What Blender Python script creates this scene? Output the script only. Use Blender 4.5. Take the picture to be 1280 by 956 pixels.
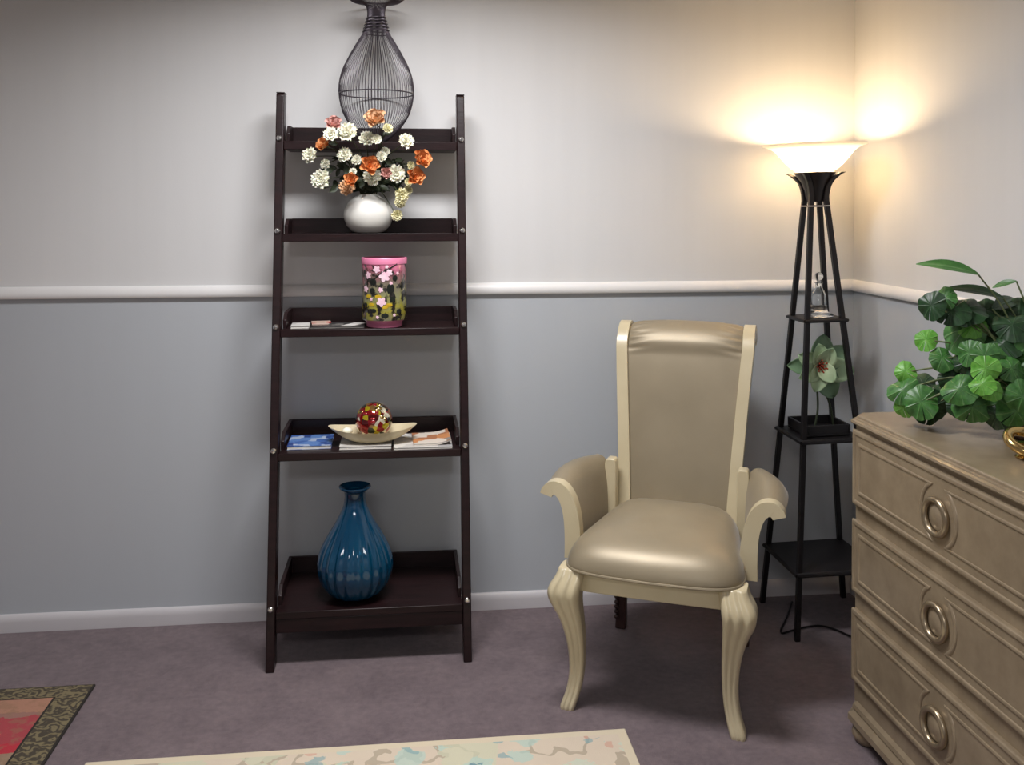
import bpy, bmesh, math, random
from mathutils import Vector, Matrix, Euler
random.seed(7)
S = bpy.context.scene
for o in list(bpy.data.objects): bpy.data.objects.remove(o)
COL = S.collection
PI = math.pi

# ------------------------------------------------------------------ camera
F, CXP, CYP = 1180.0, 640.0, 278.6
YAW, PITCH, EYE, D = math.radians(6.4), math.radians(1.0), 1.42, 3.30   # D: back wall
cam_d = bpy.data.cameras.new('camera'); cam = bpy.data.objects.new('camera', cam_d); COL.objects.link(cam)
cam_d.sensor_width = 36; cam_d.sensor_fit = 'HORIZONTAL'
cam_d.lens = F / 1280 * 36
cam_d.shift_y = -(478 - CYP) / 1280
cam.location = (0, 0, EYE)
cam.rotation_euler = (PI/2 - PITCH, 0, -YAW)
cam_d.clip_start = 0.05
S.camera = cam
fw = Vector((math.sin(YAW)*math.cos(PITCH), math.cos(YAW)*math.cos(PITCH), -math.sin(PITCH)))
rt = Vector((math.cos(YAW), -math.sin(YAW), 0)); up = rt.cross(fw)
def at(x, y, X=None, Y=None, Z=None):
    d = fw + rt*((x-CXP)/F) - up*((y-CYP)/F)
    t = Y/d.y if Y is not None else (Z-EYE)/d.z if Z is not None else X/d.x
    return Vector((0, 0, EYE)) + d*t

# ------------------------------------------------------------------ world, lights, exposure
w = bpy.data.worlds.new('world'); S.world = w; w.use_nodes = True
w.node_tree.nodes['Background'].inputs[0].default_value = (.8, .82, .9, 1)
w.node_tree.nodes['Background'].inputs[1].default_value = 0.0
S.view_settings.view_transform = 'Standard'; S.view_settings.look = 'None'
S.view_settings.gamma = 1; S.view_settings.use_curve_mapping = False
S.view_settings.exposure = 0.60
CEIL, XR, XL, YF = 2.45, 1.632, -2.6, -2.2
def area(name, loc, sx, sy, power, col, spread=180, rot=(0, 0, 0)):
    l = bpy.data.lights.new(name, 'AREA'); l.shape = 'RECTANGLE'; l.size = sx; l.size_y = sy
    l.energy = power; l.color = col; l.spread = math.radians(spread)
    o = bpy.data.objects.new(name, l); COL.objects.link(o); o.location = loc; o.rotation_euler = rot
    return o
TROFFERS = [((0.03, 2.25, CEIL), .8, .30, 23.5, (.985, .978, 1), 154), ((-0.35, -0.9, CEIL), 1.2, .6, 22, (.985, .975, 1), 165)]
for i, (p, sx, sy, e, c, sp) in enumerate(TROFFERS):
    area(['ceiling_light_near_wall_offscreen', 'ceiling_light_behind_camera_offscreen'][i], (p[0], p[1], p[2]-.02), sx, sy, e, c, sp)

# ------------------------------------------------------------------ materials
def srgb(r, g, b):
    f = lambda c: (c/255/12.92 if c/255 <= .04045 else ((c/255+.055)/1.055)**2.4)
    return (f(r), f(g), f(b), 1)
class NT:
    def __init__(s, m):
        s.m = m; s.t = m.node_tree; s.n = s.t.nodes; s.b = s.n['Principled BSDF']
    def node(s, typ, **kw):
        n = s.n.new(typ)
        for k, v in kw.items():
            if k.startswith('i_'): n.inputs[k[2:].replace('_', ' ')].default_value = v
            else: setattr(n, k, v)
        return n
    def link(s, a, b): s.t.links.new(a, b)
    def coord(s, which='Object', scale=(1, 1, 1)):
        tc = s.node('ShaderNodeTexCoord'); mp = s.node('ShaderNodeMapping'); mp.inputs['Scale'].default_value = scale
        s.link(tc.outputs[which], mp.inputs[0]); return mp.outputs[0]
    def noise(s, vec, scale, detail=3, rough=.5):
        n = s.node('ShaderNodeTexNoise'); n.inputs['Scale'].default_value = scale; n.inputs['Detail'].default_value = detail
        n.inputs['Roughness'].default_value = rough; s.link(vec, n.inputs['Vector']); return n.outputs['Fac']
    def ramp(s, fac, stops, interp='LINEAR'):
        r = s.node('ShaderNodeValToRGB'); r.color_ramp.interpolation = interp; e = r.color_ramp.elements
        while len(e) < len(stops): e.new(.5)
        for q, (p, c) in zip(e, stops): q.position = p; q.color = c
        s.link(fac, r.inputs[0]); return r.outputs[0]
    def math(s, op, a, b=None, c=None):
        n = s.node('ShaderNodeMath', operation=op)
        for i, v in enumerate((a, b, c)):
            if v is None: continue
            if isinstance(v, (int, float)): n.inputs[i].default_value = v
            else: s.link(v, n.inputs[i])
        return n.outputs[0]
    def mix(s, fac, a, b, blend='MIX'):
        n = s.node('ShaderNodeMix', data_type='RGBA', blend_type=blend)
        for i, v in ((0, fac), (6, a), (7, b)):
            if isinstance(v, (int, float, tuple)): n.inputs[i].default_value = v
            else: s.link(v, n.inputs[i])
        return n.outputs[2]
    def bump(s, h, strength, dist=.01):
        b = s.node('ShaderNodeBump'); b.inputs['Strength'].default_value = strength; b.inputs['Distance'].default_value = dist
        s.link(h, b.inputs['Height']); s.link(b.outputs[0], s.b.inputs['Normal'])
    def color(s, c): s.link(c, s.b.inputs['Base Color'])
def mat(name, col, rough=.5, metal=0, **kw):
    m = bpy.data.materials.new(name); m.use_nodes = True; t = NT(m)
    t.b.inputs['Base Color'].default_value = col; t.b.inputs['Roughness'].default_value = rough; t.b.inputs['Metallic'].default_value = metal
    for k, v in kw.items(): t.b.inputs[k.replace('_', ' ')].default_value = v
    return m, t
M = {}
def varied(key, c1, c2, scale=6, rough=.5, metal=0, bump=0, stretch=(1, 1, 1), bscale=None, dist=.01, **kw):
    m, t = mat(key, c1, rough, metal, **kw)
    v = t.coord('Object', stretch); n = t.noise(v, scale, 4)
    t.color(t.ramp(n, [(.3, c1), (.7, c2)]))
    if bump: t.bump(t.noise(v, bscale or scale*4, 3), bump, dist)
    M[key] = m; return m

# walls: pale upper paint, blue-grey lower paint split at the chair rail (real paint colours)
def wall_mat():
    m, t = mat('wall_paint', (1, 1, 1, 1), .75)
    g = t.node('ShaderNodeNewGeometry'); sp = t.node('ShaderNodeSeparateXYZ'); t.link(g.outputs['Position'], sp.inputs[0])
    fac = t.math('GREATER_THAN', sp.outputs[2], 1.125)
    mp = t.node('ShaderNodeMapping'); t.link(g.outputs['Position'], mp.inputs[0]); mp.inputs['Scale'].default_value = (1, 1, .06)
    st = t.noise(mp.outputs[0], 18, 3)
    n2 = t.noise(g.outputs['Position'], 1.3, 3)
    lo = t.mix(n2, srgb(184, 189, 194), srgb(188, 192, 196)); hi = t.mix(n2, srgb(221, 221, 220), srgb(225, 224, 223))
    t.color(t.mix(t.math('MULTIPLY', st, .12), t.mix(fac, lo, hi), srgb(165, 165, 165)))
    t.bump(t.noise(g.outputs['Position'], 160, 2), .06, .002)
    M['wall'] = m
wall_mat()
varied('trim', srgb(232, 230, 228), srgb(226, 224, 222), 3, .4)
varied('ceiling', srgb(214, 212, 208), srgb(206, 204, 200), 60, .9, bump=.2)
def carpet_mat():
    m, t = mat('carpet', (1, 1, 1, 1), .95); v = t.coord('Object')
    a = t.noise(v, 420, 2, .7); b = t.noise(v, 7, 5, .65); c = t.noise(v, 45, 4, .7)
    base = t.ramp(b, [(.32, srgb(88, 73, 78)), (.5, srgb(108, 92, 96)), (.68, srgb(124, 108, 110))])
    base = t.mix(.35, base, t.ramp(c, [(.35, srgb(72, 59, 65)), (.65, srgb(134, 118, 119))]))
    t.color(t.mix(.25, base, t.ramp(a, [(.3, srgb(66, 54, 60)), (.7, srgb(156, 140, 142))])))
    t.bump(t.math('ADD', a, c), .5, .008); t.b.inputs['Sheen Weight'].default_value = .15
    M['carpet'] = m
carpet_mat()
varied('espresso', srgb(38, 20, 21), srgb(25, 12, 13), 9, .36, Specular_IOR_Level=.35, stretch=(1, 8, 8), bump=.05)
varied('black_metal', srgb(30, 26, 27), srgb(22, 19, 20), 20, .38, metal=.3)
varied('black_wood', srgb(24, 20, 22), srgb(17, 14, 16), 10, .45)
varied('chrome', srgb(225, 222, 218), srgb(200, 198, 196), 15, .2, metal=1)
varied('cream_wood', srgb(208, 195, 162), srgb(198, 184, 150), 8, .28, Coat_Weight=.3)
varied('rear_wood', srgb(84, 60, 56), srgb(60, 42, 40), 20, .35)
def satin():
    m, t = mat('satin', srgb(146, 132, 110), .44, .28); v = t.coord('Object')
    n = t.noise(v, 5, 4); t.color(t.ramp(n, [(.3, srgb(144, 132, 109)), (.7, srgb(156, 143, 119))]))
    t.b.inputs['Sheen Weight'].default_value = .25; t.b.inputs['Sheen Roughness'].default_value = .3
    t.bump(t.noise(v, 420, 2), .12, .001); M['satin'] = m
satin()
def chestwood():
    m, t = mat('chest_wood', (1, 1, 1, 1), .32); v = t.coord('Object', (1, 1, 1))
    n = t.noise(v, 14, 6, .65); n2 = t.noise(v, 3, 3)
    c = t.ramp(n, [(.3, srgb(138, 122, 100)), (.7, srgb(164, 147, 122))])
    t.color(t.mix(t.math('MULTIPLY', n2, .35), c, srgb(128, 112, 90)))
    t.b.inputs['Metallic'].default_value = .25; t.bump(n, .05, .004); M['chest'] = m
chestwood()
varied('pewter', srgb(178, 162, 136), srgb(150, 134, 110), 30, .3, metal=.8)
varied('brass', srgb(214, 186, 128), srgb(190, 160, 100), 12, .2, metal=1)
varied('wire', srgb(84, 76, 84), srgb(62, 56, 62), 30, .4, metal=.5)
varied('white_glaze', srgb(236, 235, 228), srgb(226, 224, 216), 4, .22, Coat_Weight=.4)
varied('cream_bowl', srgb(226, 212, 178), srgb(206, 190, 152), 9, .35, bump=.05)
def blueglass():
    m, t = mat('blue_glass', srgb(12, 104, 160), .08); v = t.coord('Object', (1, 1, .4))
    t.color(t.ramp(t.noise(v, 10, 3), [(.3, srgb(4, 76, 116)), (.7, srgb(12, 100, 138))]))
    t.b.inputs['Transmission Weight'].default_value = .6; t.b.inputs['IOR'].default_value = 1.45; t.b.inputs['Coat Weight'].default_value = .6
    M['blue_glass'] = m
blueglass()
m, t = mat('clear_glass', (.97, .98, .98, 1), .02, Transmission_Weight=1.0, IOR=1.45); t.color(t.ramp(t.noise(t.coord(), 8), [(.3, (.95, .97, .97, 1)), (.7, (.98, .99, .99, 1))])); M['clear_glass'] = m
varied('pink', srgb(230, 140, 172), srgb(218, 122, 158), 10, .35)
def jarmat():
    m, t = mat('jar_paint', (1, 1, 1, 1), .2); g = t.coord('Object')
    sp = t.node('ShaderNodeSeparateXYZ'); t.link(g, sp.inputs[0])
    n = t.noise(g, 26, 4); z = t.math('ADD', t.math('DIVIDE', sp.outputs[2], .216), t.math('MULTIPLY', t.math('SUBTRACT', n, .5), .5))
    c = t.ramp(z, [(.1, srgb(120, 118, 100)), (.3, srgb(168, 160, 60)), (.45, srgb(140, 140, 96)), (.66, srgb(112, 100, 88)), (.86, srgb(150, 84, 100)), (1.0, srgb(200, 110, 140))])
    d = t.ramp(t.noise(g, 42, 3), [(.42, (0, 0, 0, 1)), (.5, (1, 1, 1, 1))])
    t.color(t.mix(d, srgb(38, 34, 30), c)); t.b.inputs['Coat Weight'].default_value = .5; M['jar'] = m
jarmat()
varied('blossom', srgb(250, 222, 232), srgb(240, 186, 206), 60, .4)
varied('dark_paint', srgb(30, 26, 26), srgb(22, 34, 24), 40, .35)
varied('yellow_paint', srgb(214, 184, 40), srgb(190, 150, 30), 60, .4)
def ballmat():
    m, t = mat('ball_glass', (1, 1, 1, 1), .08); g = t.coord('Object')
    vo = t.node('ShaderNodeTexVoronoi'); vo.inputs['Scale'].default_value = 62; t.link(g, vo.inputs['Vector'])
    sp = t.node('ShaderNodeSeparateColor'); t.link(vo.outputs['Color'], sp.inputs[0])
    t.color(t.ramp(sp.outputs[0], [(0, srgb(150, 20, 26)), (.34, srgb(96, 14, 18)), (.5, srgb(200, 180, 40)), (.64, srgb(40, 46, 24)), (.76, srgb(236, 228, 200)), (.88, srgb(150, 110, 60))], 'CONSTANT'))
    t.b.inputs['Coat Weight'].default_value = .8; t.b.inputs['Metallic'].default_value = .55; M['ball'] = m
ballmat()
varied('red_glass', srgb(150, 24, 30), srgb(104, 14, 20), 40, .12, Coat_Weight=.8)
def printed(key, cols, scale, rough=.3):
    m, t = mat(key, (1, 1, 1, 1), rough); g = t.coord('Object')
    vo = t.node('ShaderNodeTexVoronoi', distance='CHEBYCHEV'); vo.inputs['Scale'].default_value = scale; t.link(g, vo.inputs['Vector'])
    sp = t.node('ShaderNodeSeparateColor'); t.link(vo.outputs['Color'], sp.inputs[0])
    t.color(t.ramp(sp.outputs[0], [(i/len(cols), c) for i, c in enumerate(cols)], 'CONSTANT')); M[key] = m
printed('cover_blue', [srgb(70, 104, 170), srgb(96, 132, 190), srgb(170, 184, 210), srgb(52, 76, 136)], 30)
printed('cover_white', [srgb(226, 222, 214), srgb(206, 202, 196), srgb(232, 228, 222), srgb(180, 178, 176)], 16)
printed('cover_orange', [srgb(206, 140, 90), srgb(226, 214, 200), srgb(180, 120, 84), srgb(150, 140, 130)], 20)
printed('cover_red', [srgb(190, 60, 56), srgb(228, 200, 186), srgb(206, 180, 160), srgb(60, 56, 54)], 26)
printed('cover_dark', [srgb(44, 44, 46), srgb(64, 62, 62), srgb(120, 116, 112), srgb(34, 33, 35)], 24)
varied('paper', srgb(228, 224, 216), srgb(214, 210, 202), 30, .8)
varied('petal_white', srgb(250, 248, 234), srgb(242, 238, 214), 40, .6, Subsurface_Weight=.1)
varied('petal_cream', srgb(240, 236, 200), srgb(232, 224, 178), 40, .6)
varied('petal_orange', srgb(234, 168, 108), srgb(222, 140, 82), 40, .55)
varied('petal_peach', srgb(234, 196, 156), srgb(214, 164, 122), 40, .6)
varied('petal_pink', srgb(228, 184, 174), srgb(214, 160, 150), 40, .6)
varied('stem', srgb(60, 68, 40), srgb(44, 52, 30), 30, .6)
varied('dark_leaf', srgb(42, 52, 36), srgb(58, 66, 44), 30, .5)
def leafmat(key, c1, c2, cv, rough=.42):
    m, t = mat(key, c1, rough); g = t.coord('Object')
    sp = t.node('ShaderNodeSeparateXYZ'); t.link(g, sp.inputs[0])
    ang = t.math('ARCTAN2', sp.outputs[0], sp.outputs[1])
    wv = t.math('POWER', t.math('ABSOLUTE', t.math('COSINE', t.math('MULTIPLY', ang, 3.5))), 60)
    n = t.noise(g, 5.5, 5, .6)
    c = t.ramp(n, [(.36, c1), (.64, c2)])
    t.color(t.mix(t.math('MULTIPLY', wv, .35), c, cv)); t.bump(wv, .5, .004)
    t.b.inputs['Subsurface Weight'].default_value = .05
    M[key] = m
leafmat('leaf_mid', srgb(48, 96, 42), srgb(74, 126, 58), srgb(136, 172, 116))
leafmat('leaf_bright', srgb(84, 150, 50), srgb(112, 174, 70), srgb(150, 198, 110))
leafmat('leaf_dark', srgb(24, 52, 28), srgb(38, 74, 38), srgb(70, 104, 64))
varied('plant_stem', srgb(110, 122, 78), srgb(80, 92, 56), 30, .6)
varied('pot', srgb(70, 48, 38), srgb(50, 34, 28), 12, .45)
def petalmat(key, c0, c1):
    m, t = mat(key, c1, .38); g = t.coord('Object'); sp = t.node('ShaderNodeSeparateXYZ'); t.link(g, sp.inputs[0])
    n = t.noise(g, 24, 3); y = t.math('ADD', t.math('MULTIPLY', sp.outputs[1], 8), t.math('MULTIPLY', n, .3))
    t.color(t.ramp(y, [(.1, c0), (.8, c1)])); M[key] = m
petalmat('magnolia', srgb(196, 208, 168), srgb(164, 190, 150))
petalmat('magnolia_leaf', srgb(104, 134, 100), srgb(120, 150, 116))
varied('stamen', srgb(176, 66, 32), srgb(140, 44, 24), 40, .6)
# frosted lamp shade
m, t = mat('shade_glass', (.98, .93, .82, 1), .5)
tl = t.node('ShaderNodeBsdfTranslucent'); tl.inputs[0].default_value = (1, .96, .88, 1)
mx = t.node('ShaderNodeMixShader'); mx.inputs[0].default_value = .92
out = t.n['Material Output']; t.link(t.b.outputs[0], mx.inputs[1]); t.link(tl.outputs[0], mx.inputs[2]); t.link(mx.outputs[0], out.inputs[0])
t.color(t.ramp(t.noise(t.coord(), 12), [(.3, (.98, .93, .82, 1)), (.7, (.95, .88, .76, 1))])); M['shade'] = m
m, t = mat('bulb', (1, .9, .7, 1), .4); t.b.inputs['Emission Color'].default_value = (1, .72, .42, 1); t.b.inputs['Emission Strength'].default_value = 190
t.color(t.ramp(t.noise(t.coord(), 8), [(.3, (1, .9, .7, 1)), (.7, (1, .92, .75, 1))])); M['bulb'] = m
m, t = mat('diffuser', (1, 1, 1, 1), .6)
t.color(t.ramp(t.noise(t.coord(), 80), [(.3, (.9, .9, .9, 1)), (.7, (1, 1, 1, 1))])); M['diffuser'] = m

# rugs: flat woven pattern
def rug_border_nodes(t, hx, hy):
    g = t.coord('Object'); sp = t.node('ShaderNodeSeparateXYZ'); t.link(g, sp.inputs[0])
    dx = t.math('SUBTRACT', hx, t.math('ABSOLUTE', sp.outputs[0])); dy = t.math('SUBTRACT', hy, t.math('ABSOLUTE', sp.outputs[1]))
    return g, sp, t.math('MINIMUM', dx, dy)
def rug_dark(hx, hy):
    m, t = mat('rug_olive', (1, 1, 1, 1), .95); g, sp, d = rug_border_nodes(t, hx, hy)
    dx = t.math('SUBTRACT', hx, t.math('ABSOLUTE', sp.outputs[0])); dy = t.math('SUBTRACT', hy, t.math('ABSOLUTE', sp.outputs[1]))
    e = t.math('MINIMUM', t.math('DIVIDE', dx, .096), t.math('DIVIDE', dy, .070))      # 1 at the inner edge of the border
    n = t.noise(g, 34, 3, .6); n5 = t.noise(g, 14, 3, .6)
    field = t.ramp(t.math('ADD', dy, t.math('MULTIPLY', t.math('SUBTRACT', n5, .5), .07)), [(0, srgb(178, 128, 104)), (.145, srgb(156, 112, 100)), (.165, srgb(172, 60, 70)), (.30, srgb(190, 36, 56)), (.345, srgb(156, 130, 106)), (.42, srgb(176, 70, 74)), (.7, srgb(120, 96, 72))], 'CONSTANT')
    field = t.mix(t.math('MULTIPLY', t.ramp(n, [(.50, (0, 0, 0, 1)), (.6, (1, 1, 1, 1))]), .45), field, srgb(146, 112, 84))
    wv = t.node('ShaderNodeTexWave', wave_type='RINGS'); wv.inputs['Scale'].default_value = 9; wv.inputs['Distortion'].default_value = 16; wv.inputs['Detail'].default_value = 2; wv.inputs['Detail Scale'].default_value = 3; t.link(g, wv.inputs['Vector'])
    motif = t.ramp(wv.outputs['Fac'], [(.2, srgb(62, 54, 42)), (.5, srgb(100, 90, 66)), (.85, srgb(126, 114, 82))])
    edge = t.ramp(e, [(0, srgb(40, 32, 34)), (.07, (1, 1, 1, 1)), (.93, srgb(52, 44, 36)), (1, (1, 1, 1, 1))], 'CONSTANT')
    c = t.mix(1.0, t.mix(t.math('GREATER_THAN', e, 1.0), motif, field), edge, 'MULTIPLY')
    t.color(t.mix(t.math('MULTIPLY', t.noise(g, 500, 2), .35), c, srgb(90, 80, 70)))
    t.bump(t.noise(g, 500, 2), .4, .003); M['rug_dark'] = m
def rug_cream(hx, hy):
    m, t = mat('rug_cream', (1, 1, 1, 1), .95); g, sp, d = rug_border_nodes(t, hx, hy)
    g0 = g; nz = t.node('ShaderNodeTexNoise'); nz.inputs['Scale'].default_value = 11; nz.inputs['Detail'].default_value = 3; t.link(g0, nz.inputs['Vector'])
    va = t.node('ShaderNodeVectorMath', operation='MULTIPLY_ADD'); t.link(nz.outputs['Color'], va.inputs[0]); va.inputs[1].default_value = (.11, .11, 0); t.link(g0, va.inputs[2]); g = va.outputs[0]
    base = t.mix(t.noise(g, 9, 3), srgb(214, 200, 178), srgb(206, 188, 168))
    wob = t.noise(g, 6, 3)
    def spots(scale, lo, hi, dens, off):
        mp = t.node('ShaderNodeMapping'); mp.inputs['Location'].default_value = off; t.link(g, mp.inputs[0])
        vo = t.node('ShaderNodeTexVoronoi'); vo.inputs['Scale'].default_value = scale; t.link(mp.outputs[0], vo.inputs['Vector'])
        s2 = t.node('ShaderNodeSeparateColor'); t.link(vo.outputs['Color'], s2.inputs[0])
        e = t.math('ADD', vo.outputs['Distance'], t.math('MULTIPLY', t.math('SUBTRACT', t.noise(g, 60, 3), .5), .35))
        return t.math('MULTIPLY', t.math('MULTIPLY', t.math('LESS_THAN', e, hi), t.math('GREATER_THAN', e, lo)), t.math('LESS_THAN', s2.outputs[0], dens))
    vine = t.math('LESS_THAN', t.math('ABSOLUTE', t.math('SUBTRACT', t.noise(g, 5.5, 2), .5)), .02)
    c = t.mix(t.math('MULTIPLY', vine, .5), base, srgb(140, 128, 106))
    for sc, lo, hi, dn, col, of in ((5, .0, .5, .6, srgb(200, 200, 172), (7.7, 3.3, 0)), (6, .0, .45, .6, srgb(196, 206, 186), (3.1, 1.7, 0)), (9, .0, .40, .55, srgb(176, 200, 188), (0, 0, 0)), (9, .0, .2, .5, srgb(70, 122, 140), (0, 0, 0)), 
                                  (8, .0, .22, .4, srgb(136, 92, 84), (1.3, 4.2, 0)), (13, .0, .28, .45, srgb(132, 164, 166), (5.3, 2.2, 0)), (14, 0, .24, .4, srgb(206, 160, 140), (2.3, 7.2, 0))):
        c = t.mix(t.math('MULTIPLY', spots(sc, lo - .2, hi, dn, of), .72), c, col)
    edge = t.math('LESS_THAN', d, .026)
    c = t.mix(edge, c, srgb(212, 198, 172))
    t.color(c); t.bump(t.noise(g, 420, 2), .4, .003); M['rug_cream'] = m

# ------------------------------------------------------------------ geometry helpers
class MB:
    def __init__(s): s.v = []; s.f = []
    def add(s, v, f):
        o = len(s.v); s.v += [Vector(p) for p in v]; s.f += [tuple(i+o for i in q) for q in f]; return s
    def box(s, c, d, R=None):
        c = Vector(c); vs = []
        for z in (-.5, .5):
            for x, y in ((-.5, -.5), (.5, -.5), (.5, .5), (-.5, .5)):
                p = Vector((x*d[0], y*d[1], z*d[2])); vs.append(c + (R @ p if R else p))
        return s.add(vs, [(3, 2, 1, 0), (4, 5, 6, 7), (0, 1, 5, 4), (1, 2, 6, 5), (2, 3, 7, 6), (3, 0, 4, 7)])
    def rings(s, rs, closed_ring=True, cap=True, loop=False):
        n = len(rs[0]); v = [p for r in rs for p in r]; f = []
        m = len(rs)
        for i in range(m if loop else m-1):
            j = (i+1) % m
            for k in range(n if closed_ring else n-1):
                l = (k+1) % n
                f.append((i*n+k, i*n+l, j*n+l, j*n+k))
        if cap and not loop and closed_ring:
            f.append(tuple(range(n-1, -1, -1))); f.append(tuple((m-1)*n+k for k in range(n)))
        return s.add(v, f)
    def tube(s, path, r, n=8, loop=False, flat=None):
        P = [Vector(p) for p in path]; m = len(P); rs = []
        N = None
        for i in range(m):
            if loop: T = P[(i+1) % m] - P[i-1]
            else: T = P[min(i+1, m-1)] - P[max(i-1, 0)]
            T.normalize()
            if N is None:
                a = Vector((0, 0, 1)) if abs(T.z) < .9 else Vector((1, 0, 0)); N = (a - T*a.dot(T)).normalized()
            else: N = (N - T*N.dot(T)).normalized()
            B = T.cross(N); ri = r[i] if isinstance(r, (list, tuple)) else r
            rs.append([P[i] + (N*math.cos(2*PI*k/n) + B*math.sin(2*PI*k/n))*ri for k in range(n)])
        return s.rings(rs, True, True, loop)
    def lathe(s, prof, n=40, c=(0, 0, 0), sx=1, sy=1, mod=None, cap=True):
        rs = []
        for i, (r, z) in enumerate(prof):
            ring = []
            for k in range(n):
                a = 2*PI*k/n; q = r*(mod(a, i) if mod else 1)
                ring.append(Vector((c[0]+q*math.cos(a)*sx, c[1]+q*math.sin(a)*sy, c[2]+z)))
            rs.append(ring)
        return s.rings(rs, True, cap)
    def grid(s, fn, nu, nv):
        v = [fn(i/(nu-1), j/(nv-1)) for i in range(nu) for j in range(nv)]
        return s.add(v, [(i*nv+j, (i+1)*nv+j, (i+1)*nv+j+1, i*nv+j+1) for i in range(nu-1) for j in range(nv-1)])
    def mesh(s, name, smooth=40):
        me = bpy.data.meshes.new(name); me.from_pydata([tuple(p) for p in s.v], [], s.f); me.update()
        bm = bmesh.new(); bm.from_mesh(me); bmesh.ops.recalc_face_normals(bm, faces=bm.faces[:]); bm.to_mesh(me); bm.free()
        if smooth:
            for p in me.polygons: p.use_smooth = True
            me.set_sharp_from_angle(angle=math.radians(smooth))
        return me
    def build(s, name, m, parent=None, smooth=40, bevel=0, seg=2, solid=0, sub=0):
        o = bpy.data.objects.new(name, s.mesh(name, smooth)); COL.objects.link(o)
        o.data.materials.append(M[m] if isinstance(m, str) else m)
        if parent: o.parent = parent
        if solid:
            k = o.modifiers.new('solid', 'SOLIDIFY'); k.thickness = solid; k.offset = 0
        if bevel:
            k = o.modifiers.new('bevel', 'BEVEL'); k.width = bevel; k.segments = seg; k.limit_method = 'ANGLE'; k.angle_limit = math.radians(35)
        if sub:
            k = o.modifiers.new('sub', 'SUBSURF'); k.levels = sub; k.render_levels = sub
        return o
def box(name, c, d, m, parent=None, bevel=.002, R=None, seg=2): return MB().box(c, d, R).build(name, m, parent, 40, bevel, seg)
def tag(o, label, cat, group=None):
    o['label'] = label; o['category'] = cat
    if group: o['group'] = group
    return o
def thing(name, loc, label, cat, group=None, rz=0):
    o = bpy.data.objects.new(name, None); COL.objects.link(o); o.location = loc; o.rotation_euler = (0, 0, rz); o.empty_display_size = .05
    return tag(o, label, cat, group)
def struct(o): o['kind'] = 'structure'; return o
def smooth_path(pts, n=8):
    P = [Vector(p) for p in pts]; out = []
    for i in range(len(P)-1):
        p0, p1, p2, p3 = P[max(i-1, 0)], P[i], P[i+1], P[min(i+2, len(P)-1)]
        for k in range(n):
            u = k/n
            out.append(.5*((2*p1) + (p2-p0)*u + (2*p0-5*p1+4*p2-p3)*u*u + (3*p1-p0-3*p2+p3)*u**3))
    return out + [P[-1]]
def frame_from(n, upv=Vector((0, 0, 1)), roll=0):
    z = n.normalized(); y = upv - z*upv.dot(z)
    if y.length < 1e-4: y = Vector((0, 1, 0)) - z*z.y
    y.normalize(); x = y.cross(z)
    return Matrix((x, y, z)).transposed() @ Matrix.Rotation(roll, 3, 'Z')

# ------------------------------------------------------------------ room
T = .1
struct(box('floor', ((XL+XR)/2, (YF+D)/2, -.05), (XR-XL+.4, D-YF+.4, .1), 'carpet', bevel=0))
struct(box('ceiling', ((XL+XR)/2, (YF+D)/2, CEIL+.05), (XR-XL+.4, D-YF+.4, .1), 'ceiling', bevel=0))
struct(box('wall_back', ((XL+XR)/2, D+T/2, CEIL/2), (XR-XL+.2, T, CEIL), 'wall', bevel=0))
struct(box('wall_right', (XR+T/2, (YF+D)/2, CEIL/2), (T, D-YF, CEIL), 'wall', bevel=0))
struct(box('wall_left', (XL-T/2, (YF+D)/2, CEIL/2), (T, D-YF, CEIL), 'wall', bevel=0))
struct(box('wall_front', ((XL+XR)/2, YF-T/2, CEIL/2), (XR-XL+.2, T, CEIL), 'wall', bevel=0))
varied('base_paint', srgb(206, 202, 203), srgb(198, 194, 196), 3, .45)
def moulding(name, prof, p0, p1, inward):
    p0, p1, inward = Vector(p0), Vector(p1), Vector(inward)
    rs = [[p + inward*a + Vector((0, 0, z)) for a, z in prof] for p in (p0, p1)]
    return struct(MB().rings(rs).build(name, 'base_paint' if 'base' in name else 'trim', None, 50))
rail = [(0, 0), (.013, 0), (.0165, .005), (.0175, .013), (.0165, .020), (.014, .027), (.010, .033), (.005, .038), (0, .040)]
base = [(0, 0), (.014, 0), (.0135, .034), (.012, .043), (.008, .052), (.003, .057), (0, .058)]
ZR = 1.112
moulding('trim_1', rail, (XL, D, ZR), (XR, D, ZR), (0, -1, 0))
moulding('trim_2', rail, (XR, D, ZR), (XR, YF, ZR), (-1, 0, 0))
moulding('baseboard_back', base, (XL, D, 0), (XR, D, 0), (0, -1, 0))
moulding('baseboard_right', base, (XR, D, 0), (XR, YF, 0), (-1, 0, 0))
moulding('baseboard_left', base, (XL, D, 0), (XL, YF, 0), (1, 0, 0))
# ceiling light fixtures
for i, (p, sx, sy, e, c, sp) in enumerate(TROFFERS):
    tr = thing('ceiling_light', (p[0], p[1], CEIL), ['narrow flush ceiling light panel above the rugs', 'wide flush ceiling light panel far from the ladder shelf'][i], 'ceiling light')
    MB().box((0, 0, -.004), (sx, sy, .006)).build('diffuser', 'diffuser', tr)
    fm = MB()
    for sgn in (-1, 1):
        fm.box((sgn*(sx/2+.012), 0, -.008), (.024, sy+.048, .016)); fm.box((0, sgn*(sy/2+.012), -.008), (sx, .024, .016))
    fm.build('frame', 'trim', tr)

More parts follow.
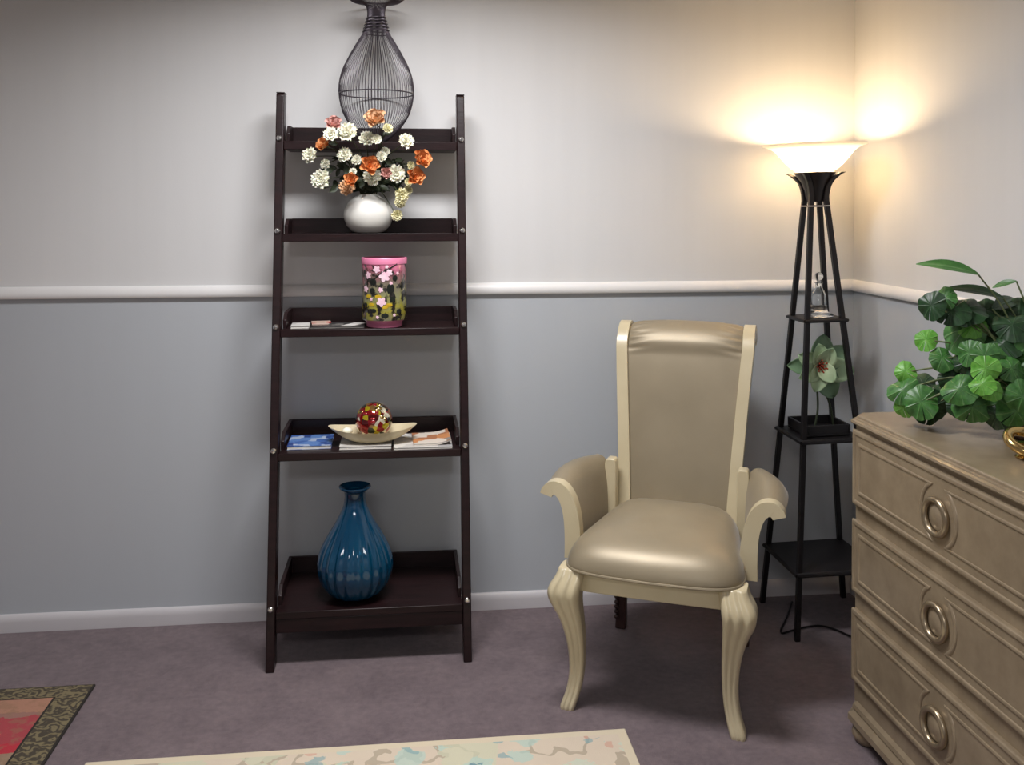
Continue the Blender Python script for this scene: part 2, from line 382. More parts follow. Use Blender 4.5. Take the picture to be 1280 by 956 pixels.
# rugs
r1x, r1y = .70, .95
rug_dark(r1x, r1y)
o = box('rug', (0, 0, .0035), (2*r1x, 2*r1y, .007), 'rug_dark', bevel=.003); o.location = (-.916-r1x, 2.893-r1y, 0)
tag(o, 'red-centred rug with dark olive patterned border lying on the carpet', 'rug')
r2x, r2y = .70, .95
rug_cream(r2x, r2y)
o = box('rug', (0, 0, .0035), (2*r2x, 2*r2y, .007), 'rug_cream', bevel=.003); o.location = (.587-r2x, 2.484-r2y, 0)
tag(o, 'cream rug with faded blue and green floral pattern in front of chair', 'rug')

# ------------------------------------------------------------------ ladder shelf
LX = -.1135; LK = (3.15-2.912)/1.77
def lean(z): return 2.912 + LK*z
lad = thing('ladder_shelf', (LX, 3.1, 0), 'tall dark espresso wooden ladder shelf leaning against the wall', 'shelf')
RT, RD, HW = .026, .060, .315       # rail thickness, depth, outer half width
ZT = 1.79
def hwz(z): return HW - .0045*z
for s in (-1, 1):
    rm = MB(); rs = []
    for z, y in ((0, lean(0)), (ZT-.006, lean(ZT)-0), (ZT, lean(ZT)+.006)):
        x = s*(hwz(z)-RT/2)
        rs.append([(x-RT/2, y-3.1, z), (x+RT/2, y-3.1, z), (x+RT/2, y+RD-3.1, z), (x-RT/2, y+RD-3.1, z)])
    rl = rm.rings(rs).build('side_rail', 'espresso', lad, 30, .003)
    box('rail_cap', (x, lean(ZT)+RD/2-3.1+.002, ZT+.002), (RT+.001, RD-.004, .004), 'espresso', rl, .0015)
def lean_at(px, py):
    d = fw + rt*((px-CXP)/F) - up*((py-CYP)/F)
    tt = (2.912+LK*EYE)/(d.y-LK*d.z); return Vector((0, 0, EYE)) + d*tt
SHELF = []
for i, (py, th, bh) in enumerate(((178, .024, .060), (293, .022, .050), (412, .02, .05), (565, .02, .05), (761, .022, .052))):
    BACKY = 3.288 if i == 0 else 3.262      # the top shelf leans on the wall
    zt = lean_at(462, py).z; yf = lean(zt)+.004; IW = hwz(zt)-RT-.001; SHELF.append((zt, yf))
    sh = box('shelf', (0, (yf+BACKY)/2-3.1, zt-th/2), (2*IW, BACKY-yf, th), 'espresso', lad, .002)
    box('back_panel', (0, BACKY+.006-3.1, zt+bh/2-th/2), (2*IW, .012, bh+th), 'espresso', sh, .002)
    y0 = yf+.055
    for s in (-1, 1):
        rs = []
        for xx in (s*IW, s*(IW-.012)):
            rs.append([(xx, y0-3.1, zt-.001), (xx, BACKY-3.1, zt-.001), (xx, BACKY-3.1, zt+bh), (xx, y0+.035-3.1, zt+bh), (xx, y0-3.1, zt+bh*.55)])
        MB().rings(rs).build('side_panel', 'espresso', sh, 30, .0015)
        bp = (s*(hwz(zt)-RT*.5), yf-.006-3.1, zt+.012)
        MB().lathe([(.0, -.004), (.008, -.004), (.009, 0), (.006, .004), (0, .005)], 14).build('bolt', 'chrome', sh).matrix_local = Matrix.Translation(bp) @ Matrix.Rotation(PI/2, 4, 'X')
    if i == 4:
        box('front_apron', (0, yf+.012-3.1, zt-th-.022), (2*IW, .018, .044), 'espresso', sh, .002)
    else:
        box('front_lip', (0, yf-.003-3.1, zt-th/2+.001), (2*IW, .008, th+.004), 'espresso', sh, .002)

# --- wire vase on the top shelf
z1 = SHELF[0][0]
wc = Vector((at(470.5, 110, Y=3.172).x, 3.172, z1+.0003))
wv = thing('wire_vase', wc, 'tall dark wire vase with flared rim on top shelf of ladder', 'vase')
wprof = smooth_path([(.030, 0, .003), (.075, 0, .045), (.110, 0, .100), (.1235, 0, .172), (.114, 0, .232), (.090, 0, .284), (.064, 0, .330), (.042, 0, .366), (.031, 0, .400), (.0285, 0, .430), (.034, 0, .454), (.055, 0, .468), (.080, 0, .470), (.093, 0, .482)], 3)
wmesh = MB().tube(wprof, .0010, 4).mesh('wire')
wmesh.materials.append(M['wire'])
for k in range(72):
    o = bpy.data.objects.new('wire', wmesh); COL.objects.link(o); o.parent = wv; o.rotation_euler = (0, 0, 2*PI*k/72)
def ring(r, z, n=48): return [(r*math.cos(2*PI*k/n), r*math.sin(2*PI*k/n), z) for k in range(n)]
for r, z, q in ((.1225, .163, .0021), (.030, .003, .003), (.093, .482, .003)): MB().tube(ring(r, z), q, 6, True).build('hoop', 'wire', wv)
MB().tube([((.046-.014*k/90)*math.cos(2*PI*k/18), (.046-.014*k/90)*math.sin(2*PI*k/18), .362+.0006*k) for k in range(91)], .0019, 5).build('neck_coil', 'wire', wv)

# --- white round vase and flowers
z2 = SHELF[1][0]; VY = 3.178
vc = Vector((at(460.5, 268, Y=VY).x, VY, z2))
vs = thing('round_vase', vc, 'small round glossy white vase holding the flowers on the second shelf', 'vase')
vp = [(0, .001), (.034, .001), (.055, .008), (.073, .028), (.082, .056), (.080, .080), (.068, .103), (.050, .119), (.036, .127), (.032, .129), (.029, .126), (.033, .120), (.048, .111), (.064, .097), (.074, .078), (.076, .056), (.066, .028), (.045, .012), (0, .010)]
MB().lathe(vp, 48, cap=False).build('body', 'white_glaze', vs, 60)
MB().tube(ring(.0325, .1285, 32), .0028, 8, True).build('rim', 'white_glaze', vs)
mouth = vc + Vector((0, 0, .128))

def petal_fn(w, l, curl, cup):
    def f(u, v):
        a = (u-.5)*2; wd = w*math.sin(PI*min(1, .18+.72*v))**.7 if cup < .5 else w*min(1, .3+1.4*v)*math.sqrt(max(0, 1-.7*(max(0, v-.6)/.4)**2))
        return Vector((a*wd, l*v*math.cos(curl*v*.6), l*math.sin(curl*v)*.6 + cup*a*a*w))
    return f
def bloom_mesh(kind, seed):
    rnd = random.Random(seed); b = MB()
    layers = {'carnation': [(8, 1.0, .95, .25), (8, .86, .7, .55), (7, .68, .45, .85), (5, .48, .22, 1.2), (3, .3, .1, 1.4)], 'rose': [(5, 1.0, .5, .95), (5, .92, .38, 1.1), (4, .8, .26, 1.25), (3, .66, .14, 1.4), (2, .5, .05, 1.5)]}[kind]
    for li, (n, l, open_, curl) in enumerate(layers):
        for k in range(n):
            a = 2*PI*(k+.37*li+rnd.uniform(-.12, .12))/n; tilt = PI/2*(1-open_) + rnd.uniform(-.08, .08)
            R = Matrix.Rotation(a, 3, 'Z') @ Matrix.Rotation(tilt, 3, 'X')
            fn = petal_fn(.36*l*(1.0 if kind == 'carnation' else 1.5), l*.9 if kind == 'carnation' else l*1.15, rnd.uniform(.2, .5) if kind == 'carnation' else -.5, .25 if kind == 'carnation' else .7)
            ruf = rnd.uniform(0, 6)
            def g(u, v, fn=fn, R=R, ruf=ruf):
                p = fn(u, v)
                if kind == 'carnation': p.z += .10*math.sin(u*9+ruf)*v; p.y += .07*math.sin(u*14+ruf)*v
                return R @ p
            b.grid(g, 6, 5)
    me = b.mesh('bloom', 60); return me
BL = {('carnation', c, s): None for c in () for s in ()}
def bloom(kind, matname, seed):
    key = (kind, matname, seed % 3)
    if BL.get(key) is None:
        me = bloom_mesh(kind, seed % 3); me.materials.append(M[matname]); BL[key] = me
    return BL[key]
def leaflet_mesh(l, w, name, mname):
    def f(u, v):
        a = (u-.5)*2; return Vector((a*w*math.sin(PI*min(.98, v*.95+.03))**.8, l*v, -.25*l*v*v + .3*w*a*a))
    me = MB().grid(f, 5, 7).mesh(name, 60); me.materials.append(M[mname]); return me
LEAFLET = leaflet_mesh(.045, .013, 'leaf', 'dark_leaf')
# every stem gets its own place in the vase mouth, blooms are kept clear of each other in depth, stems and leaves keep clear of blooms
ORG = Vector((vc.x, vc.y, vc.z+.012))
FL, SPR = [], []
def flower(*a, bend=.02): FL.append(dict(zip(('name', 'px', 'py', 'Y', 'size', 'kind', 'mat', 'label', 'cat', 'group', 'seed'), a), bend=bend))
WHITE = [(382, 194, 18), (395, 225, 22), (404, 206, 12), (427, 193, 17), (444, 198, 12), (430, 160, 24), (412, 166, 16), (458, 169, 18), (471, 172, 12), (483, 187, 11), (478, 194, 12), (511, 174, 18), (499, 217, 21), (467, 222, 21), (440, 214, 9)]
CREAM = [(505, 247, 15), (501, 256, 13), (512, 240, 11), (498, 272, 12), (486, 158, 11), (513, 228, 9), (516, 207, 9)]
sd = 0
for x, y, s in WHITE:
    sd += 1; flower('white_carnation', x, y, (3.045 if y < 180 else 3.085)+random.uniform(-.02, .02), s*.0027, 'carnation', 'petal_white', ('large white ruffled carnation in full bloom in the round white vase' if s >= 17 else 'small white carnation with few petals among the larger blooms in the vase'), 'flower', ('large' if s >= 17 else 'small') + ' white carnations in the round vase', sd)
for x, y, s in CREAM:
    sd += 1; flower('cream_bud', x, y, (3.03 if y < 180 else 3.085)+random.uniform(-.02, .02), s*.0029, 'carnation', 'petal_cream', 'small yellowish cream blossom at the edge of the bouquet in the round vase', 'flower', 'cream blossoms in the round vase', sd, bend=.05 if y > 235 else .02)
ROSES = [(403, 180, 21, 'orange rose next to the dusty pink rosebud and upper white carnations'), (463, 207, 23, 'open orange rose in the heart of the bouquet above the vase'), (530, 199, 23, 'orange rose reaching out furthest towards the ladder rail'),
         (521, 222, 22, 'orange rose just under the rose that reaches towards the rail'), (438, 225, 17, 'small orange rose half hidden in leaves above the peach carnation')]
for x, y, s, lab in ROSES:
    sd += 1; flower('orange_rose', x, y, 3.075+random.uniform(-.02, .02), s*.0021, 'rose', 'petal_orange', lab, 'flower', 'orange roses in the round vase', sd)
flower('peach_rose', 468, 147, 3.005, .054, 'rose', 'petal_peach', 'drooping peach rose at the very top of the bouquet', 'flower', None, 71)
flower('pink_bud', 417, 153, 3.04, .04, 'rose', 'petal_pink', 'small dusty pink rosebud beside the upper white carnations', 'flower', None, 72)
flower('pink_bud', 483, 217, 3.075, .028, 'rose', 'petal_pink', 'tiny pink rosebud between white carnations low in the bouquet', 'flower', None, 73)
flower('peach_blossom', 430, 235, 3.08, .05, 'carnation', 'petal_peach', 'pale peach carnation just above the vase rim', 'flower', None, 74)
for k, (x, y) in enumerate(((415, 212), (432, 205), (448, 206), (488, 205), (505, 200), (520, 212), (476, 232), (445, 196), (402, 236), (498, 236), (455, 228), (508, 222))):
    SPR.append((x, y, 3.115 + random.uniform(-.01, .015), 200+k))
# blooms apart in depth, each sliding along its own line of sight
for it in range(200):
    moved = False
    for a in range(len(FL)):
        for b in range(a):
            A, B = FL[a], FL[b]; gap = (at(A['px'], A['py'], Y=A['Y']) - at(B['px'], B['py'], Y=B['Y'])).length - .60*(A['size']+B['size'])
            if gap < 0:
                sg = 1 if A['Y'] >= B['Y'] else -1; moved = True
                A['Y'] += .003*sg; B['Y'] -= .003*sg
                for f_ in (A, B): f_['Y'] = max(2.985, min(3.06 if f_['py'] < 185 else 3.135, f_['Y']))
    if not moved: break
NST = len(FL) + len(SPR)
SLOT = [Vector((.0255*math.sqrt((k+.5)/NST)*math.cos(2.39996*k), .0255*math.sqrt((k+.5)/NST)*math.sin(2.39996*k), .116)) for k in range(NST)]
def take_slot(q):
    h_ = Vector((q.x, q.y, 0)); want = h_.normalized()*.0255*min(1, h_.length/.14)
    best = min(SLOT, key=lambda p: (Vector((p.x, p.y, 0))-want).length); SLOT.remove(best); return best
BLOOMS = []          # (centre, radius, index)
for n_, f_ in enumerate(FL): BLOOMS.append((at(f_['px'], f_['py'], Y=f_['Y']) - ORG, .58*f_['size'], n_))
CELL = .0026
def cell(p): return (round(p.x/CELL), round(p.y/CELL), round(p.z/CELL))
def mark(grid, pts, own):            # each point marks its own and the neighbouring cells
    for p in pts:
        a_, b_, c_ = cell(p)
        for dx in (-1, 0, 1):
            for dy in (-1, 0, 1):
                for dz in (-1, 0, 1): grid.setdefault((a_+dx, b_+dy, c_+dz), set()).add(own)
STEMS, PLACED = {}, {}               # cells taken by stems and by leaves
def stem_path(q, own, rnd, bend, target=None):
    sl = take_slot(q); best = None
    for tr in range(70):
        wob = 0 if tr == 0 else .01 + .0006*tr
        mid = sl.lerp(q, .5+.12*rnd.uniform(-1, 1)) + Vector((rnd.uniform(-1, 1)*wob, rnd.uniform(-.6, 1)*wob + .012, bend + .02*abs(q.x) + rnd.uniform(-.5, 1)*wob))
        d_ = (q-mid).normalized(); end = q - d_*(target or 0)
        P = smooth_path([sl*.72 - Vector((0, 0, sl.z*.72)), sl - Vector((0, 0, .03)), sl, mid, end], 7); fine = smooth_path(P, 4); sc = 0
        for p in fine:
            w = p + ORG
            if p.z > .112:
                for c_, r_, m_ in BLOOMS:
                    if m_ != own and (p-c_).length < r_: sc += 2
            if w.z > 1.59 and w.y > 3.105: sc += 4
            if .118 < p.z < .128 and math.hypot(p.x, p.y) > .0275: sc += 3
            if p.z < .118 and math.hypot(p.x, p.y) > .03: sc += 3
            if STEMS.get(cell(p)): sc += 1
        if best is None or sc < best[0]: best = (sc, P, d_, end)
        if sc == 0: break
    mark(STEMS, smooth_path(best[1], 5), own); return best[1], best[2], best[3]
LEAVES_TODO = []
def build_flower(n_, f_):
    size, kind, rnd = f_['size'], f_['kind'], random.Random(f_['seed'])
    q = BLOOMS[n_][0]; root = thing(f_['name'], ORG, f_['label'], f_['cat'], f_['group'])
    path, direction, end = stem_path(q, n_, rnd, f_['bend'], size*.5)
    MB().tube(path, .0015, 5).build('stem', 'stem', root)
    o = bpy.data.objects.new('bloom', bloom(kind, f_['mat'], f_['seed'])); COL.objects.link(o); o.parent = root
    aim = (direction*.5 + Vector((0, -.9, .25))).normalized() if kind == 'carnation' else (direction*.8 + Vector((0, -.55, .25))).normalized()
    R = frame_from(aim, roll=rnd.uniform(0, 6)); o.matrix_local = Matrix.Translation(end + direction*size*.15) @ R.to_4x4() @ Matrix.Scale(size*(.62 if kind == 'carnation' else .72), 4)
    cal = MB().lathe([(.0, -.004), (.0035, -.003), (.005, .002), (.0045, .008), (.002, .010)], 8).build('calyx', 'stem', root)
    cal.matrix_local = Matrix.Translation(end) @ frame_from(direction).to_4x4()
    for k in range(2): LEAVES_TODO.append((root, path, .62+.17*k, n_, rnd))
def build_sprig(n_, spec):
    px, py, Y, seed = spec; rnd = random.Random(seed); q = at(px, py, Y=Y) - ORG
    root = thing('leaf_sprig', ORG, 'dark green leafy sprig filling the bouquet in the round vase', 'foliage', 'leafy sprigs in the round vase')
    path, d_, e_ = stem_path(q, n_, rnd, .015)
    MB().tube(path, .0013, 5).build('stem', 'stem', root)
    for k in range(7): LEAVES_TODO.append((root, path, .56 + .43*k/6, n_, rnd))
for n_, f_ in enumerate(FL): build_flower(n_, f_)
for k, spec in enumerate(SPR): build_sprig(100+k, spec)
LEAF_PTS = [Vector((x*.012, .045*v, -.25*.045*v*v)) for v in (.12, .25, .38, .51, .64, .77, .9, 1.0) for x in (-.8, -.4, 0, .4, .8)]
for root, path, u_, own, rnd in LEAVES_TODO:
    best = None
    for tr in range(60):
        pp = path[min(len(path)-1, max(0, int((len(path)-1)*(u_ + (0 if tr < 8 else rnd.uniform(-.07, .05))))))]
        if pp.z < .125: pp = path[next(i_ for i_, p in enumerate(path) if p.z > .135)]
        R = frame_from(Vector((rnd.uniform(-1, 1), -.9, rnd.uniform(0, 1))), Vector((rnd.uniform(-1, 1), rnd.uniform(-.5, .5), rnd.uniform(-.4, .9)))); sz = rnd.uniform(.6, 1.0) if tr < 40 else rnd.uniform(.4, .6)
        pts = [pp + R @ (v*sz) for v in LEAF_PTS]; sc = 0
        for i_, p in enumerate(pts):
            w = p + ORG
            if w.z > 1.585 and w.y > 3.10: sc += 3
            if p.z < .122 and math.hypot(p.x, p.y) < .092: sc += 3
            if w.y > 3.25: sc += 3
            for c_, r_, m_ in BLOOMS:
                if (p-c_).length < r_*1.02: sc += 2
            if i_ > 4:
                if STEMS.get(cell(p), set()) - {own}: sc += 1
                if PLACED.get(cell(p)): sc += 1
        if best is None or sc < best[0]: best = (sc, pp, R, sz, pts)
        if sc == 0: break
    lf = bpy.data.objects.new('leaf', LEAFLET); COL.objects.link(lf); lf.parent = root
    lf.matrix_local = Matrix.Translation(best[1]) @ best[2].to_4x4() @ Matrix.Scale(best[3], 4); mark(PLACED, best[4][5:], own)

# --- pink painted jar and brochures on the third shelf
z3, y3 = SHELF[2]
JY = 3.125; jc = Vector((at(480.5, 370, Y=JY).x, JY, z3+.0002)); JR = .0725
jar = thing('painted_jar', jc, 'cylindrical glass jar painted with pink blossoms, pink rim and foot', 'jar')
JH = .228
MB().lathe([(JR*.985, .026), (JR, .030), (JR, JH-.020), (JR*.985, JH-.018)], 48).build('body', 'jar', jar, 60)
MB().lathe([(JR*.74, 0), (JR*.80, .003), (JR*.80, .016), (JR*.9, .024), (JR*.9, .028)], 48).build('foot', 'pink', jar, 50)
MB().lathe([(JR*.98, JH-.022), (JR*1.02, JH-.020), (JR*1.03, JH-.003), (JR*1.0, JH), (JR*.92, JH), (JR*.9, JH-.02)], 48, cap=False).build('rim', 'pink', jar, 50)
def on_jar(cx, cz, off=.0012):      # a point on the jar from lateral angle (rad) and height
    return Vector(((JR+off)*math.sin(cx), -(JR+off)*math.cos(cx), cz))
def decal(name, mname, a0, zc, pts, off):
    v = [on_jar(a0, zc, off+.0008)] + [on_jar(a0 + p[0]/JR, zc+p[1], off) for p in pts]
    n = len(pts); MB().add(v, [(0, i+1, (i+1) % n+1) for i in range(n)]).build(name, mname, jar, 60)
def flower_pts(r, rot=0): return [((r*(.62+.38*abs(math.cos(2.5*a))))*math.cos(a+rot), (r*(.62+.38*abs(math.cos(2.5*a))))*math.sin(a+rot)) for a in [2*PI*k/30 for k in range(30)]]
def jpx(cx, cy): return math.asin(max(-.97, min(.97, (cx-685)/118))), JH*(445-cy)/370
for cx, cy, r in ((648, 133, .0125), (605, 165, .0125), (688, 170, .018), (592, 237, .012), (668, 240, .009), (672, 303, .0165), (620, 290, .006), (652, 383, .006), (738, 373, .0055), (700, 120, .006), (755, 155, .006), (722, 205, .006), (712, 150, .012)):
    a, z = jpx(cx, cy); decal('painted_blossom', 'blossom', a, z, flower_pts(r, cx), .0016)
for cx, cy, rx, ry in ((778, 220, .007, .014), (780, 285, .006, .012), (730, 292, .010, .010), (762, 355, .010, .008), (630, 350, .011, .007), (625, 245, .010, .009), (720, 235, .013, .017), (690, 375, .012, .008), (742, 180, .009, .010), (590, 320, .009, .007), (630, 200, .011, .012), (585, 150, .006, .008)):
    a, z = jpx(cx, cy); decal('painted_leaf', 'dark_paint', a, z, [(rx*math.cos(2*PI*k/14), ry*math.sin(2*PI*k/14)*(1+.2*math.sin(3*k))) for k in range(14)], .0010)
for cx, cy in ((620, 318), (690, 330), (712, 320), (605, 275), (655, 275)):
    a, z = jpx(cx, cy); decal('painted_petal', 'yellow_paint', a, z, [(.011*math.cos(2*PI*k/10), .006*math.sin(2*PI*k/10)) for k in range(10)], .0006)
br = [jpx(*p) for p in ((752, 105), (720, 125), (690, 140), (655, 165), (625, 195))]
MB().tube([on_jar(a, z, .001) for a, z in br], .0018, 5).build('painted_branch', 'dark_paint', jar)

def magazine(name, cx, cy, zbase, w, d, th, rz, cover, label, cat='magazine', curl=0, group=None):
    root = thing(name, (cx, cy, zbase), label, cat, group, rz)
    def slab(z0, z1, ww, dd):
        rs = []
        for k in range(9):
            x = -ww/2 + ww*k/8; lift = curl*max(0, (k/8-.5)*2)**2
            rs.append([(x, -dd/2, z0+lift), (x, dd/2, z0+lift), (x, dd/2, z1+lift), (x, -dd/2, z1+lift)])
        return MB().rings(rs)
    slab(.0006, th-.0006, w-.003, d-.003).build('pages', 'paper', root, 30)
    slab(th-.0006, th, w, d).build('cover', cover, root, 30)
    slab(0, .0006, w, d).build('back_cover', cover, root, 30)
    return root
def shelfpt(px, py, z): return at(px, py, Z=z)
def mag_at(name, px0, px1, py, zs, d, th, rz, cover, label, cat='magazine', curl=0, dz=0):
    a = at(px0, py, Z=zs); b = at(px1, py, Z=zs); return magazine(name, (a.x+b.x)/2, a.y+d/2, zs+dz, abs(b.x-a.x), d, th, rz, cover, label, cat, curl)
z3 += .0006
mag_at('brochure', 362, 385, 410.8, z3, .10, .007, .05, 'cover_white', 'small white brochure at the rail end of the third shelf', 'brochure')
mag_at('magazine', 387, 455, 410.8, z3, .13, .004, .0, 'cover_dark', 'dark grey magazine lying flat beside the pink painted jar')
mag_at('magazine', 388, 412, 408, z3, .09, .003, .12, 'cover_red', 'red and white leaflet lying on the dark grey magazine', 'leaflet', dz=.0046)
mag_at('leaflet', 434, 449, 410, z3, .10, .002, -.5, 'cover_white', 'pale folded leaflet leaning its corner beside the pink jar foot', 'leaflet', dz=.0046)

# --- bowl, ball and magazines on the fourth shelf
z4, y4 = SHELF[3]; z4 += .0006
mag_at('magazine', 358, 413, 562.3, z4, .15, .011, .02, 'cover_blue', 'blue covered magazine at the end of the fourth shelf')
mag_at('magazine', 424, 489, 562.3, z4, .20, .010, 0, 'cover_white', 'white magazine lying under the cream boat-shaped bowl')
mag_at('magazine', 492, 566, 562.3, z4, .19, .006, 0, 'cover_white', 'thin white magazine lying below the orange one', curl=0)
mag_at('magazine', 516, 563, 559.5, z4, .15, .006, .04, 'cover_orange', 'orange and white magazine with a lifted corner near the rail', curl=.012, dz=.0068)
BY = 3.095; bz = z4+.0106; bc = Vector((at(466, 545, Y=BY).x, BY, bz))
bowl = thing('boat_bowl', bc, 'cream boat-shaped bowl with pointed ends on the fourth shelf', 'bowl')
bm_ = MB(); rs = []
def bowl_ring(s, inner):
    ring_ = []
    for k in range(48):
        a = 2*PI*k/48; ca, sa = math.cos(a), math.sin(a)
        R0 = .040 + (.143-.040)*s**.8; R1 = .030 + (.070-.030)*s**.7
        x = math.copysign(abs(ca)**1.15, ca)*R0; y = math.copysign(abs(sa)**1.0, sa)*R1
        z = .040*s**1.35 + .014*s*s*abs(ca)**3
        if inner: x *= .955; y *= .93; z = z*.97 + .004*(1-s)
        ring_.append((x, y, z))
    return ring_
for s in (0, .15, .3, .45, .6, .75, .88, 1): rs.append(bowl_ring(s, False))
for s in (1, .85, .7, .5, .3, .1): rs.append(bowl_ring(s, True))
bm_.rings(rs).build('bowl_body', 'cream_bowl', bowl, 60)
bl = thing('glass_ball', bc + Vector((.004, 0, .008)), 'shiny red and yellow mottled glass ball resting in the cream bowl', 'ball')
bp = [(.060*math.sin(PI*k/24), .060-.060*math.cos(PI*k/24)) for k in range(25)]; bp[0] = (.0005, 0); bp[-1] = (.0005, .120)
MB().lathe(bp, 40).build('ball', 'ball', bl, 80)
for k in range(14):   # raised coloured glass pieces on the front of the ball
    a = random.uniform(-1.3, 1.3); e = random.uniform(.05, 1.35)
    n = Vector((math.sin(a)*math.cos(e), -math.cos(a)*math.cos(e), math.sin(e)))
    q = MB().lathe([(.010, 0), (.009, .002), (.005, .004), (.001, .005)], 9).build('glass_piece', ['red_glass', 'brass', 'dark_paint', 'brass', 'red_glass'][k % 5], bl, 60)
    q.matrix_local = Matrix.Translation(Vector((0, 0, .060)) + n*.0575) @ frame_from(n).to_4x4() @ Matrix.Diagonal((random.uniform(.6, 1.1), random.uniform(.6, 1.1), 1, 1))
sh_ = thing('shell', bc + Vector((-.082, -.01, .0275)), 'small pale shell lying in the pointed end of the cream bowl', 'shell')
MB().lathe([(.001, .0), (.012, .002), (.017, .009), (.013, .017), (.006, .021), (.001, .022)], 20, mod=lambda a, i: 1+.06*math.cos(8*a)).build('shell_body', 'petal_white', sh_, 60)

# --- blue glass vase on the bottom shelf
z5, y5 = SHELF[4]
bvY = 3.045; bvc = Vector((at(444, 700, Y=bvY).x, bvY, z5))
bv = thing('blue_vase', bvc, 'blue ribbed glass bottle vase standing on the bottom shelf', 'vase')
H = .352
outer = smooth_path([(.050, 0, .001), (.082, 0, .018), (.108, 0, .056), (.1175, 0, .098), (.110, 0, .145), (.087, 0, .195), (.060, 0, .242), (.040, 0, .285), (.0335, 0, .315), (.034, 0, .335)], 4)
pr = [(p.x, p.z) for p in outer]
nr = len(pr)
def ribs(a, i):
    if i >= nr: return 1
    z = pr[i][1]; k = max(0, min(1, (.26-z)/.1))*max(0, min(1, z/.03)); return 1 + .028*k*math.cos(22*a)
inner = [(max(.001, r-.005), z) for r, z in reversed(pr)]
MB().lathe(pr + inner[:-1] + [(.04, .008), (.001, .008)], 132, mod=ribs, cap=True).build('body', 'blue_glass', bv, 70)
MB().lathe([(.030, .333), (.036, .337), (.047, .345), (.0515, .3515), (.050, .354), (.043, .350), (.033, .344), (.029, .340)], 48, cap=False).build('rim', 'blue_glass', bv, 70)

# ------------------------------------------------------------------ upholstered armchair
CH = thing('armchair', (.783, 2.765, 0), 'high-backed cream wooden armchair with taupe satin upholstery', 'chair', None, math.radians(-25.18))
def leg_section(w, d, flute=.16):
    pts = []
    for k in range(17):           # front, fluted, left to right
        a = -1 + 2*k/16; lobe = abs(math.cos(1.5*PI*a)); edge = (1-abs(a)**6)
        pts.append((a*w/2*(1-.0), -d/2*(.78+.22*edge) - flute*d*lobe*.6*edge))
    for k in range(1, 6): pts.append((w/2, -d/2*.78 + d*.78*k/6*1.0))
    for k in range(7):
        a = 1-2*k/6; pts.append((a*w/2*.92, d/2*(.8+.2*(1-abs(a)**4))))
    for k in range(5, 0, -1): pts.append((-w/2, -d/2*.78 + d*.78*k/6))
    return pts
def front_leg(s):
    keys = [(.405, .222, -.262, .072, .070), (.385, .226, -.270, .078, .076), (.360, .236, -.278, .088, .084), (.338, .240, -.281, .090, .086), (.310, .238, -.277, .082, .080), (.270, .228, -.268, .066, .066), (.220, .219, -.259, .054, .054), (.160, .2135, -.253, .045, .045), (.100, .214, -.252, .040, .040), (.050, .222, -.257, .040, .040), (.012, .234, -.266, .042, .042), (0, .236, -.268, .039, .039)]
    cv = smooth_path([(z, u, v) for z, u, v, a, b in keys], 3); wd = smooth_path([(a, b, 0) for z, u, v, a, b in keys], 3)
    rs = []
    for p, q in zip(cv, wd):
        rs.append([(s*p.y + a, p.z + b, p.x) for a, b in leg_section(q.x, q.y)])
    MB().rings(rs).build('front_leg', 'cream_wood', CH, 70)
for s in (-1, 1): front_leg(s)
for s in (-1, 1):      # rear legs, darker, with a carved bead string down the outer edge
    keys = [(.40, .185, .205, .045), (.30, .187, .222, .042), (.18, .192, .245, .036), (.08, .198, .268, .033), (0, .202, .280, .036)]
    cv = smooth_path([(z, u, v) for z, u, v, r in keys], 3); wd = smooth_path([(r, 0, 0) for z, u, v, r in keys], 3)
    rs = [[(s*p.y + q.x/2*a, p.z + q.x/2*b, p.x) for a, b in ((-1, -1), (1, -1), (1, 1), (-1, 1))] for p, q in zip(cv, wd)]
    lg = MB().rings(rs).build('rear_leg', 'rear_wood', CH, 30, .005); lg['label'] = 'dark carved rear leg'
    for k in range(9):
        zz = .19 - .018*k; j = min(len(cv)-1, max(0, min(range(len(cv)), key=lambda i: abs(cv[i].x-zz)))); p = cv[j]
        bd = MB().lathe([(.0005, -.008), (.006, -.006), (.008, 0), (.006, .006), (.0005, .008)], 8).build('carved_bead', 'rear_wood', lg, 60)
        bd.matrix_local = Matrix.Translation((s*p.y - .013, p.z-.02, zz)) @ Matrix.Rotation(.5*(-1)**k, 4, 'X') @ Matrix.Diagonal((1.1, 1, 1, 1))
# aprons
def apron(name, p0, p1, z0, z1, th, bow=0, arch=0):
    p0, p1 = Vector(p0), Vector(p1); n = (p1-p0).normalized().cross(Vector((0, 0, 1))); rs = []
    for k in range(13):
        u = k/12; c = p0.lerp(p1, u) + n*bow*4*u*(1-u); zb = z0 + arch*4*u*(1-u)
        rs.append([c - n*th/2 + Vector((0, 0, zb)), c + n*th/2 + Vector((0, 0, zb)), c + n*th/2 + Vector((0, 0, z1)), c - n*th/2 + Vector((0, 0, z1))])
    return MB().rings(rs).build(name, 'cream_wood', CH, 40, .003)
apron('front_apron', (-.20, -.268, 0), (.20, -.268, 0), .340, .402, .026, .018, .006)
for s in (-1, 1): apron('side_apron', (s*.225, -.25, 0), (s*.185, .19, 0), .340, .402, .024)
apron('rear_apron', (-.18, .205, 0), (.18, .205, 0), .340, .402, .024)
